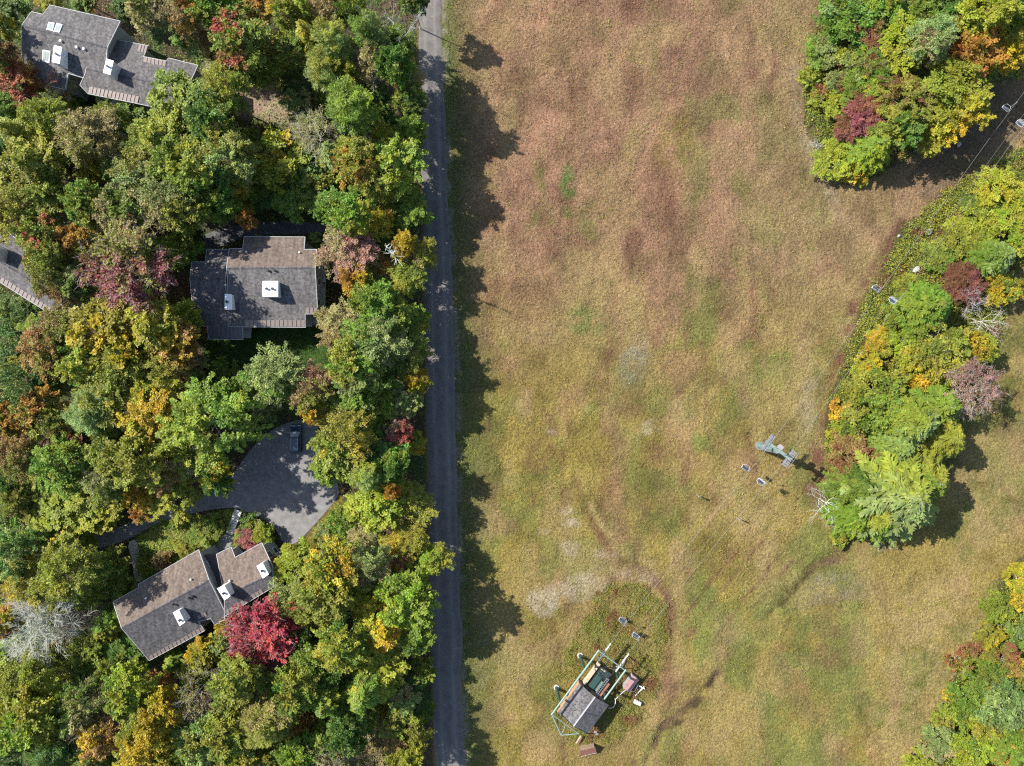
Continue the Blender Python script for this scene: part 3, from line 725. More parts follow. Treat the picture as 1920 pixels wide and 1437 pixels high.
for p in ((359, 1086), (275, 1121)): vent(hC, sE, *p, .35, .12)
vent(hC, sF, 432, 1088, .35, .12)
vent(hC, sE, 326, 1133, .4, .14, 'black'); vent(hC, sE, 355, 1121, .25, .17, 'black'); vent(hC, sE, 361, 1118, .25, .17, 'black')
eave_panels(hC, sE, (282, 1238), (384, 1182), (-3.5, -7), 14, 'panel')
eave_panels(hC, sF, (425, 1153), (494, 1111.5), (-3.5, -7), 10, 'panel')
eave_panels(hC, sE, (373, 1162), (388, 1154), (-3, -6), 3, 'panel')
MB().prism([tuple(W(x, y, 5))[:2] for x, y in ((376, 1042), (404, 1038), (424, 1094), (408, 1104), (394, 1090))], 4.85, 5.05).build('entry_roof', M['dark_roof'], hC)
MB().prism([tuple(W(x, y, 4.6))[:2] for x, y in ((378, 1052), (404, 1044), (420, 1092), (405, 1098))], 0, 4.84).build('wall', M['siding'], hC)
MB().prism([tuple(W(x, y, 2.6))[:2] for x, y in ((436, 1034), (447, 1028), (456, 1036), (443, 1044))], 2.45, 2.6).build('porch_roof', M['trim'], hC)
deck(hC, [(344, 1203), (372, 1188), (378, 1196), (350, 1212)], 1.4, 8)

# --- the house cut off by the left edge
hD = empty('townhouse'); tag(hD, 'grey-roofed house cut off by the left edge of the picture', 'house', 'houses in the wood')
sG = Section([(-150, 370), (10, 432), (160, 548), (93, 588), (-20, 517), (-150, 440)], [(-150, 402), (128, 568)], 8.2, .28)
roof_section(hD, sG, ('sh_grey', 'sh_grey'))
chimney(hD, sG, [(-22, 455), (-3, 465), (-3, 490), (-22, 482)], 1.9, [(.5, .5)])
eave_panels(hD, sG, (-16, 519), (92, 587), (4, -9), 15, 'panel')
vent(hD, sG, 2, 451, .4, .14, 'black')

# --- furniture by the entry of the slanted house
ef = empty('garden_chair', W(390, 1040, 5.05)); ef.location = W(391, 1041, 0)
for sx in (-.25, .25):
    for sy in (-.25, .25): MB().bar((sx, sy, 0), (sx, sy, .45), .05, .05).build('leg', M['black'], ef)
MB().box(-.3, .3, -.3, .3, .45, .5).build('seat', M['black'], ef); MB().box(-.3, .3, .27, .32, .5, 1.0).build('backrest', M['black'], ef)
tag(ef, 'black metal chair in the dark entry recess of the slanted house', 'chair')

# --- steps from the turning circle to the slanted house
stp = empty('garden_steps', W(435, 980)); tag(stp, 'pale flight of garden steps from turning circle down to the slanted house', 'steps')
o_ = stp.location.copy()
for i in range(9):
    t0, t1 = i / 9, (i + .86) / 9
    def sp(t, side): return W(448 - 18 * t + side * 6.4, 957 + 45 * t + side * 2.6, 0) - o_
    q = [sp(t0, -1), sp(t0, 1), sp(t1, 1), sp(t1, -1)]
    MB().prism([v[:2] for v in q], 0.0, .34 - .03 * i).build('step', M['concrete'], stp)

# ------------------------------------------------------------------ car on the turning circle
def build_car():
    c = empty('parked_car', W(557, 822)); tag(c, 'dark blue car parked at the top of the paved turning circle', 'car')
    # body: lengthwise profile swept across, y forward
    prof = [(-2.45, .45), (-2.5, .75), (-2.42, 1.02), (-1.0, 1.08), (.95, 1.05), (1.25, 1.02), (2.2, .9), (2.42, .72), (2.42, .42), (2.0, .3), (-2.0, .3)]
    mb = MB(); n = len(prof)
    xs = [(-.96, .94), (-.82, 1.0), (.82, 1.0), (.96, .94)]
    vs = []
    for x, k in xs:
        for y, z in prof: vs.append((x, y * k, z if abs(x) < .9 else z * .97 + .01))
    fs = [tuple(range(n)), tuple(range(3 * n + n - 1, 3 * n - 1, -1))]
    for i in range(3):
        for k in range(n): fs.append((i * n + k, (i + 1) * n + k, (i + 1) * n + (k + 1) % n, i * n + (k + 1) % n))
    mb.add(vs, fs); mb.build('body', M['carpaint'], c, bevel=.04)
    def cab(y0, y1, y2, y3, z0, z1, w0, w1):
        return [(-w0, y0, z0), (w0, y0, z0), (w0, y3, z0), (-w0, y3, z0), (-w1, y1, z1), (w1, y1, z1), (w1, y2, z1), (-w1, y2, z1)]
    F = [(3, 2, 1, 0), (4, 5, 6, 7), (0, 1, 5, 4), (1, 2, 6, 5), (2, 3, 7, 6), (3, 0, 4, 7)]
    g = MB().add(cab(-2.38, -2.1, .35, 1.2, 1.04, 1.62, .86, .68), F).build('cabin_glass', M['glass'], c)
    rf = MB().add(cab(-2.16, -2.1, .32, .4, 1.6, 1.7, .73, .66), F).build('roof', M['carpaint'], c, bevel=.03)
    for s in (-1, 1):
        MB().tube([(s * .64, -1.9, 1.76), (s * .64, .1, 1.76)], .025, 6).bar((s * .64, -1.8, 1.69), (s * .64, -1.8, 1.76), .04, .04).bar((s * .64, 0, 1.69), (s * .64, 0, 1.76), .04, .04).build('rail', M['chrome'], rf)
        MB().box(s * 1.0 - .12, s * 1.0 + .12, .75, .92, 1.0, 1.18).build('mirror', M['carpaint'], c, bevel=.03)
        MB().box(s * .68 - .2, s * .68 + .2, 2.2, 2.34, .72, .86).build('headlight', M['chrome'], c, bevel=.02)
        MB().box(s * .76 - .12, s * .76 + .12, -2.5, -2.4, .72, 1.0).build('taillight', M['lamp_red'], c, bevel=.02)
        for yy in (-.9, .2):
            MB().bar((s * .84, yy, 1.06), (s * .67, yy, 1.62), .07, .03, Vector((0, 1, 0))).build('pillar', M['carpaint'], c)
        for y in (-1.5, 1.5):
            t = MB().tube([(s * .78, y, .34), (s * .98, y, .34)], .34, 16).build('wheel', M['tyre'], c)
            MB().tube([(s * .97, y, .34), (s * 1.0, y, .34)], .2, 12).build('rim', M['chrome'], t)
    MB().box(-.85, .85, 2.36, 2.46, .42, .6).build('bumper', M['black'], c, bevel=.02)
    MB().box(-.9, .9, -2.56, -2.46, .42, .62).build('bumper', M['black'], c, bevel=.02)
build_car()

# ------------------------------------------------------------------ chairlift
TW = W(1424, 836, 0).to_2d()
LU = Vector((.593, .805)); LN = Vector((.805, -.593))
def S(n, t, z): p = TW + LN * n + LU * t; return Vector((p.x, p.y, z))
LRZ = math.atan2(LU.y, LU.x) - math.pi / 2      # local y runs up the line
def cable_z(t):
    if t < -3: return 8.6 + (3.4 - 8.6) * ((-t - 3) / 42) + .5 * math.sin(math.pi * min((-t - 3) / 42, 1)) * -1
    if t < 3: return 8.6
    return 8.6 - 2.2 * min((t - 3) / 60, 1) + max(t - 63, 0) * .02

def build_tower():
    t = empty('lift_tower', S(0, 0, 0), LRZ)
    tag(t, 'pale green steel chairlift tower with crossarm standing in the field', 'lift tower')
    MB().tube([(0, 0, -.1), (0, 0, .25)], .75, 20).build('footing', M['path'], t)
    MB().tube([(0, 0, .3), (0, 0, 8.2)], [.55, .42], 18).build('mast', M['seagreen'], t, smooth=False)
    MB().tube([(0, 0, 8.05), (0, 0, 8.3)], .5, 14).build('mast_cap', M['palegreen'], t)
    MB().box(-2.5, 2.5, -.24, .24, 8.3, 8.7).build('crossarm', M['palegreen'], t, bevel=.03)
    lad = MB()
    for s in (-.2, .2): lad.bar((s, -.62, .5), (s, -.5, 8.2), .05, .05)
    for k in range(26): lad.bar((-.2, -.62 + k * .0046, .7 + k * .29), (.2, -.62 + k * .0046, .7 + k * .29), .035, .035)
    lad.build('ladder', M['steel'], t)
    for s in (-1, 1):
        w = MB().box(s * 1.9 - .16, s * 1.9 + .16, -1.5, 1.5, 8.42, 8.6).build('sheave_beam', M['steel'], t)
        for k in range(4):
            y = -1.2 + k * .8
            MB().tube([(s * 1.72 - .05, y, 8.32), (s * 1.72 + .05, y, 8.32)], .22, 14).build('sheave', M['black'], w)
        cw = MB()
        for k in range(8): cw.box(s * 2.35 - .28, s * 2.35 + .28, -1.5 + k * .375, -1.5 + k * .375 + .26, 8.72, 8.76)
        cw.bar((s * 2.62, -1.5, 9.5), (s * 2.62, 1.5, 9.5), .05, .05)
        for y in (-1.5, 0, 1.5): cw.bar((s * 2.62, y, 8.7), (s * 2.62, y, 9.5), .05, .05)
        cw.build('catwalk', M['steel'], t)
        MB().bar((s * 1.1, 0, 8.7), (s * .9, 0, 10.1), .1, .1).build('lifting_frame', M['steel'], t)
    MB().bar((-.95, 0, 10.1), (.95, 0, 10.1), .12, .12).build('lifting_frame', M['steel'], t)
    MB().box(-.35, .35, .3, 1.0, 8.1, 8.7).build('junction_box', M['grey'], t)
build_tower()

def build_cable(name, n, dz, r, t0, t1, label):
    pts = []
    t = t0
    while t <= t1: pts.append(S(n, t, cable_z(t) + dz)); t += 3
    o = MB().tube(pts, r, 5).build(name, M['grey'], None); tag(o, label, 'cable', 'chairlift cables')
CT1 = 140
build_cable('haul_rope', -1.72, 0, .014, -45, CT1, 'left steel haul rope of the chairlift, over the lower-left pairs of chairs')
build_cable('haul_rope', 1.72, 0, .014, -45, CT1, 'right steel haul rope of the chairlift, the side nearest the wooded strip')
build_cable('signal_cable', 0.1, .9, .008, -44, CT1, 'thin signal cable strung between the two haul ropes')

def chair_parts(root):
    w = .62
    fr = MB()
    for s in (-w, w):
        fr.tube([(s, -.25, .02), (s, .25, 0), (s, .32, .18), (s, .02, .25)], .028, 6)
        fr.tube([(s, .22, 0), (s, .34, .5)], .028, 6)
    fr.tube([(-w, -.25, .02), (w, -.25, .02)], .028, 6).tube([(-w, .25, 0), (w, .25, 0)], .028, 6).tube([(-w, .34, .5), (w, .34, .5)], .032, 6)
    fr.build('frame', M['chairpaint'], root)
    MB().box(-w + .05, w - .05, -.25, .2, .01, .06).build('seat', M['navy'], root, bevel=.01)
    for k in range(3): MB().box(-w + .03, w - .03, .25 + k * .035, .28 + k * .035, .12 + k * .14, .22 + k * .14).build('back_slat', M['chairpaint'], root)
    MB().tube([(0, .3, .5), (0, .42, .8), (0, .38, 1.6), (0, .1, 2.3), (0, 0, 2.45)], .035, 7).tube([(-w, .34, .5), (0, .42, .8), (w, .34, .5)], .028, 6).build('hanger', M['steel'], root)
    MB().box(-.07, .07, -.16, .16, 2.40, 2.55).build('grip', M['steel'], root)
    MB().tube([(-w, -.2, .3), (-w * .6, -.55, .32), (w * .6, -.55, .32), (w, -.2, .3)], .022, 6).build('safety_bar', M['chairpaint'], root)
CHAIRS = [(1395, 878, 4.3, -1, 'chairlift chair with dark pad hanging just left of the lift tower, upper of that pair'),
          (1424, 904, 4.3, 1, 'chairlift chair with dark pad hanging below the lift tower, lower of that pair'),
          (1635, 543, 4.0, -1, 'white chairlift chair at the field edge of the shrub belt, upper of that pair'),
          (1667, 566, 4.0, 1, 'white chairlift chair hanging over the shrub belt, lower of that pair'),
          (1881, 199, 4.2, -1, 'pale blue chairlift chair over the shaded gap at upper right, upper of that pair'),
          (1909, 229, 4.2, 1, 'white framed chairlift chair at upper right near the edge, lower of that pair'),
          (1172, 1166, 1.2, -1, 'small chairlift chair over the weedy mound, farther from the hut'),
          (1195, 1193, 1.2, 1, 'small chairlift chair over the weedy mound, nearer to the hut')]
for px, py, z, sd, lb in CHAIRS:
    p = W(px, py, z); d = p.to_2d() - TW; t = d.dot(LU)
    r = empty('lift_chair', S(sd * 1.72, t, cable_z(t) - 2.47), LRZ + (0 if sd > 0 else math.pi))
    chair_parts(r); tag(r, lb, 'lift chair', 'chairs on the chairlift')

# ------------------------------------------------------------------ lift station
def build_station():
    st = empty('lift_station'); tag(st, 'pale green pipe frame and drive machinery of the bottom lift station', 'lift station')
    ZT = 5.0
    def tb(name, pts, r, mat='palegreen', parent=st, n=12): return MB().tube(pts, r, n).build(name, M[mat], parent, smooth=False)
    tb('top_tube', [S(-3.05, -44.4, ZT), S(-3.05, -58.0, ZT)], .155)
    tb('top_tube', [S(2.55, -44.4, ZT), S(2.55, -50.6, ZT)], .155)
    tb('cross_tube', [S(-3.25, -44.6, ZT), S(2.75, -44.6, ZT)], .1)
    tb('cross_tube', [S(-3.05, -57.9, ZT), S(2.6, -57.9, ZT - .2)], .07)
    tb('brace', [S(-3.05, -57.9, ZT), S(.3, -59.8, ZT)], .09); tb('brace', [S(.3, -59.8, ZT), S(2.6, -57.9, ZT - .2)], .09)
    tb('brace', [S(-.1, -58.0, ZT), S(.3, -59.8, ZT)], .05)
    for n, t in ((-3.05, -48.4), (-3.05, -55.4), (2.55, -46.5), (2.55, -50.2)):
        tb('leg', [S(n * 1.16, t, 0), S(n, t - .1, ZT - .1)], [.3, .2], 'dkgreen'); 
        MB().tube([S(n * 1.16, t, -.05), S(n * 1.16, t, .12)], .5, 12).build('foot', M['concrete'], st)
    # bullwheel and drive
    c = S(0, -46.6, 3.5)
    w = MB()
    ring = [c + Vector((math.cos(a), math.sin(a), 0)) * 1.72 for a in np.linspace(0, 2 * math.pi, 33)]
    w.tube(ring, .07, 6)
    for k in range(3):
        a = k * math.pi / 3; v = Vector((math.cos(a), math.sin(a), 0)) * 1.7; w.bar(c - v, c + v, .1, .1)
    w.build('bullwheel', M['black'], st)
    for n, t0, t1 in ((-1.75, -46.2, -42.6), (1.75, -46.0, -42.2)):
        MB().bar(S(n, t0, 3.9), S(n, t1, 3.9), .16, .2).build('track_beam', M['chairpaint'], st)
        mb = MB()
        for k in range(6): tt = t0 + .3 + (t1 - t0 - .4) * k / 5; mb.tube([S(n - .15, tt, 3.7), S(n + .15, tt, 3.7)], .14, 8)
        mb.build('roller_row', M['steel'], st)
    MB().bar(S(-1.75, -43.2, 4.0), S(-1.75, -43.2, 5.0), .08, .08).bar(S(1.75, -43, 4.0), S(1.75, -44.6, 5), .08, .08).build('hanger', M['steel'], st)
    # dark drive carriage with gearbox, motor and chain rack
    MB().bar(S(.4, -51.0, 2.6), S(.4, -47.6, 2.6), .9, .5).build('carriage', M['dkgreen'], st)
    MB().tube([S(1.6, -51, 2.4), S(1.6, -49, 2.4)], .45, 14).build('motor', M['dkgreen'], st, smooth=False)
    MB().bar(S(2.5, -52.0, 2.7), S(2.5, -48.6, 2.7), .3, .35).build('drive_beam', M['rust'], st)
    mb = MB().bar(S(1.95, -51.2, 3.0), S(1.95, -47.9, 3.0), .06, .06).bar(S(1.55, -51.2, 3.0), S(1.55, -47.9, 3.0), .06, .06)
    for k in range(9): mb.bar(S(1.55, -51 + k * .36, 3.0), S(1.95, -51 + k * .36, 3.0), .07, .05)
    mb.build('ladder', M['steel'], st)
    # loading platform of boards
    for k in range(5): MB().bar(S(.55 + k * .46, -47.6, .78), S(.55 + k * .46, -49.0, .78), .42, .08).build('platform_board', M['cream'], st)
    MB().bar(S(-.4, -51.6, .9), S(-.4, -47.2, .9), .5, 1.0).build('retaining_wall', M['cream'], st)
    for k in range(5): MB().bar(S(.55 + k * .46, -49.1, .7), S(.55 + k * .46, -51.5, .7), .42, .08).build('platform_board', M['grey'], st)
    for n in (-.2, 2.7):
        for t in (-47.8, -51.0): MB().bar(S(n, t, 0), S(n, t, .7), .2, .2).build('platform_post', M['wood'], st)
build_station()

def build_hut():
    h = empty('operator_hut'); tag(h, 'grey gable-roofed lift operator hut under the pipe frame', 'hut')
    n0, n1, nr, t0, t1, ze, zr = -1.75, 4.5, 1.4, -57.7, -51.5, 3.0, 4.0
    def slope(na, za, nb, zb, mat):
        q = [S(na, t0, za), S(nb, t0, zb), S(nb, t1, zb), S(na, t1, za)]
        vs = q + [v + Vector((0, 0, .14)) for v in q]
        MB().add(vs, [(3, 2, 1, 0), (4, 5, 6, 7), (0, 1, 5, 4), (1, 2, 6, 5), (2, 3, 7, 6), (3, 0, 4, 7)]).build('roof_slope', M[mat], h)
    slope(n0, ze, nr, zr, 'sh_grey'); slope(nr, zr, n1, ze, 'sh_dark')
    MB().bar(S(nr, t0 - .05, zr + .15), S(nr, t1 + .05, zr + .15), .22, .06).build('ridge_cap', M['trim'], h)
    w = [S(n, t, 0).to_2d() for n, t in ((n0 + .4, t0 + .4), (nr, t0 + .4), (n1 - .5, t0 + .4), (n1 - .5, t1 - .4), (nr, t1 - .4), (n0 + .4, t1 - .4))]
    zz = [ze - .02 + .1, zr - .02, ze + .12, ze + .12, zr - .02, ze + .08]
    o = MB().prism([tuple(p) for p in w], 0, zz).build('wall', M['wood'], h); tri(o)
    MB().bar(S(n0 - .12, t0, ze - .05), S(n0 - .12, t1, ze - .05), .18, .2).build('edge_board', M['orange_wood'], h)
    MB().box(-.9, .9, -.03, .05, 1.2, 2.3, Matrix.Translation(S(.2, t1 - .36, 0)) @ Matrix.Rotation(LRZ, 4, 'Z')).build('window', M['glass'], h)
    MB().box(-.45, .45, -.03, .06, 0, 2.0, Matrix.Translation(S(2.8, t1 - .36, 0)) @ Matrix.Rotation(LRZ, 4, 'Z')).build('door', M['grey'], h)
    p = S(1.55, -54.6, zr + .1)
    MB().tube([p, p + Vector((0, 0, 1.5))], .05, 6).build('stove_pipe', M['black'], h)
build_hut()
# dark wet-looking leaf litter patches lie on the hut roof
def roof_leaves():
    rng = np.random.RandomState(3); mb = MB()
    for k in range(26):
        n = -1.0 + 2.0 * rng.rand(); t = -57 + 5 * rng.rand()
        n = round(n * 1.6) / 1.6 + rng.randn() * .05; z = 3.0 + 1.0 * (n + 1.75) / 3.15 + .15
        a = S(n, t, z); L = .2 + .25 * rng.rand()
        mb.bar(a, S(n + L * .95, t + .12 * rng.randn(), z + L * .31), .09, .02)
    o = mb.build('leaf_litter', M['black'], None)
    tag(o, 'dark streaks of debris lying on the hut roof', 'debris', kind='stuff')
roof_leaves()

def thing_box(name, nt0, size, z, mat, topmat, label, cat, rz=0.0, lid='lid'):
    r = empty(name, S(*nt0, 0), LRZ + rz); a, b = size
    MB().box(-a / 2, a / 2, -b / 2, b / 2, 0, z - .08).build('body', M[mat], r, bevel=.02)
    MB().box(-a / 2 - .06, a / 2 + .06, -b / 2 - .06, b / 2 + .06, z - .08, z).build(lid, M[topmat], r, bevel=.02)
    MB().box(-.03, .03, -b / 2 - .05, -b / 2, z * .4, z * .6).build('handle', M['steel'], r)
    return tag(r, label, cat)
p = W(1183, 1283, 1.5).to_2d() - TW
thing_box('generator_cabinet', (p.dot(LN), p.dot(LU)), (1.25, 2.7), 1.5, 'grey', 'maroon', 'faded maroon machinery cabinet right of the lift station', 'cabinet')
p = W(1193, 1314, .9).to_2d() - TW
r_ = empty('storage_drum', W(1194, 1315, 0)); 
MB().tube([(-.5, .2, .4), (.55, -.3, .4)], .36, 16).build('barrel', M['white'], r_)
for k in (.2, .5, .8): MB().tube([Vector((-.5, .2, .4)).lerp(Vector((.55, -.3, .4)), k - .015), Vector((-.5, .2, .4)).lerp(Vector((.55, -.3, .4)), k + .015)], .385, 16).build('hoop', M['steel'], r_)
tag(r_, 'white drum lying on its side below the maroon cabinet', 'drum')
for i, (a, b) in enumerate((((1186, 1303), (1197, 1284)), ((1191, 1305), (1208, 1288)), ((1198, 1286), (1209, 1292)))):
    o = MB().tube([W(*a, .15 + i * .12), W(*b, .3 + i * .12)], .09, 8).build('loose_pipe', M['white'], None)
    tag(o, ['short white pipe lying nearest the maroon cabinet', 'long white pipe lying crosswise right of the maroon cabinet', 'white pipe stub at the far end of the pipe heap'][i], 'pipe', 'loose pipes by the lift station')
hz = []
for k in range(24):
    t = k / 23; a = W(1141 + 28 * t + 5 * math.sin(t * 7), 1328 - 30 * t + 3 * math.sin(t * 11), .7 + 1.2 * math.sin(math.pi * t)); hz.append(a)
tag(MB().tube(hz, .06, 6).build('power_cable', M['white'], None), 'pale wavy power cable from the hut to the maroon cabinet', 'cable')
# small brown lean-to below the hut
r_ = empty('lean_to_shed', W(1101, 1402, 0), math.radians(13))
MB().add([(-1.25, -.6, 0), (1.25, -.6, 0), (1.25, .6, 0), (-1.25, .6, 0), (-1.25, -.6, .9), (1.25, -.6, .9), (1.25, .6, 1.7), (-1.25, .6, 1.7)], [(3, 2, 1, 0), (4, 5, 6, 7), (0, 1, 5, 4), (1, 2, 6, 5), (2, 3, 7, 6), (3, 0, 4, 7)]).build('wall', M['wood'], r_)
MB().add([(-1.4, -.75, .84), (1.4, -.75, .84), (1.4, .7, 1.81), (-1.4, .7, 1.81), (-1.4, -.75, .9), (1.4, -.75, .9), (1.4, .7, 1.87), (-1.4, .7, 1.87)], [(3, 2, 1, 0), (4, 5, 6, 7), (0, 1, 5, 4), (1, 2, 6, 5), (2, 3, 7, 6), (3, 0, 4, 7)]).build('roof', M['rust'], r_)
MB().bar((-1.4, -.79, .88), (1.4, -.79, .88), .05, .1).build('edge_board', M['cream'], r_)
tag(r_, 'small rusty brown lean-to just below the operator hut', 'shed')
# boards leaning behind the hut
for i, (a, b) in enumerate((((1080, 1394), (1089, 1380)), ((1083, 1396), (1091, 1382)))):
    o = MB().bar(W(*a, .3), W(*b, 1.1), .22, .06).build('loose_plank', M['cream' if i == 0 else 'rust'], None)
    tag(o, ['cream plank leaning against the lower end of the hut', 'rusty plank leaning beside the cream plank at the hut'][i], 'plank', 'planks by the hut')
# marker posts in the field
for i, (px, py) in enumerate(((1306, 928), (1381, 971))):
    r_ = empty('marker_post', W(px, py))
    MB().tube([(0, 0, -.1), (0, 0, 2.1)], .09, 8).build('post', M['wood'], r_); MB().box(-.14, .14, -.1, .1, 1.5, 2.1).build('plate', M['grey'], r_)
    tag(r_, ['short dark post in the field, the left one of two below the chairs', 'short dark post in the field, the right one of two below the chairs'][i], 'post', 'marker posts in the field')
# rocks
def rock(name, px, py, s, seed, label, mat='rock'):
    rng = random.Random(seed); bm = bmesh.new(); bmesh.ops.create_icosphere(bm, subdivisions=2, radius=1)
    for v in bm.verts:
        v.co *= 1 + rng.uniform(-.18, .18); v.co.x *= s; v.co.y *= s * .75; v.co.z *= s * .55
    me = bpy.data.meshes.new(name); bm.to_mesh(me); bm.free(); me.materials.append(M[mat])
    o = link(name, me); o.location = W(px, py) + Vector((0, 0, s * .25)); o.rotation_euler = (0, 0, rng.random() * 6); return tag(o, label, 'rock', 'rocks')
rock('boulder', 1741, 435, .75, 1, 'white boulder in the shrub belt, middle of the three right of the field')
rock('boulder', 1804, 378, .65, 2, 'white boulder high in the shrub belt near the chairlift ropes')
rock('boulder', 1717, 506, .7, 3, 'grey boulder in the shrub belt above the pair of white chairs')
rock('boulder', 1685, 443, .3, 4, 'small pale stone at the field edge of the shrub belt')
rock('boulder', 1614, 663, .5, 5, 'pale stone in the shrubs below the pair of white chairs')
rock('boulder', 1797, 271, .5, 6, 'bluish stone in the shaded gap under the chairlift ropes')
rock('boulder', 334, 262, .9, 7, 'grey boulder in the small clearing below the upper left house')
rock('boulder', 632, 1004, .7, 8, 'blue-grey boulder in the bushes right of the turning circle')
rock('boulder', 1117, 1373, .6, 9, 'pale grey rock beside the right corner of the operator hut')

# ------------------------------------------------------------------ plants: prototypes
class Tubes:
    """many thin branches in one mesh"""
    def __init__(s): s.v = []; s.f = []; s.n = 0
    def add(s, pts, rs, k=4):
        pts = np.asarray(pts, float); m = len(pts)
        d = np.gradient(pts, axis=0); d /= np.linalg.norm(d, axis=1, keepdims=True) + 1e-9
        up = np.where(np.abs(d[:, 2:3]) > .9, np.array([[1., 0, 0]]), np.array([[0, 0, 1.]]))
        a = np.cross(d, up); a /= np.linalg.norm(a, axis=1, keepdims=True) + 1e-9
        b = np.cross(d, a)
        th = np.arange(k) * 2 * math.pi / k
        ring = pts[:, None] + (a[:, None] * np.cos(th)[None, :, None] + b[:, None] * np.sin(th)[None, :, None]) * np.asarray(rs, float)[:, None, None]
        s.v.append(ring.reshape(-1, 3))
        i = np.arange(m - 1)[:, None] * k + np.arange(k)[None, :]; j = np.arange(m - 1)[:, None] * k + (np.arange(k)[None, :] + 1) % k
        s.f.append(np.stack([i, j, j + k, i + k], -1).reshape(-1, 4) + s.n); s.n += m * k
    def mesh(s, name):
        me = quadmesh(name, np.concatenate(s.v), np.concatenate(s.f)); me.materials.append(M['bark']); return me

def unit(a): return a / (np.linalg.norm(a, axis=-1, keepdims=True) + 1e-9)

def leaf_quads(P, Nn, D, ln, wd):
    Nn = unit(Nn); D = unit(D - Nn * np.sum(D * Nn, -1, keepdims=True)); Sd = np.cross(Nn, D)
    ln = np.asarray(ln)[:, None]; wd = np.asarray(wd)[:, None]
    v = np.stack([P - D * ln / 2, P + Sd * wd / 2 - D * ln * .06, P + D * ln / 2, P - Sd * wd / 2 - D * ln * .06], 1)
    return v.reshape(-1, 3), np.arange(len(P) * 4).reshape(-1, 4)

def leaf_mesh(name, P, Nn, D, ln, wd, rgb):
    v, f = leaf_quads(P, Nn, D, ln, wd)
    me = quadmesh(name, v, f)
    c = np.concatenate([np.repeat(rgb, 4, 0), np.ones((len(v), 1))], 1)
    a = me.color_attributes.new('leaf', 'FLOAT_COLOR', 'POINT'); a.data.foreach_set('color', c.astype(np.float32).ravel())
    me.materials.append(M['leaf']); return me

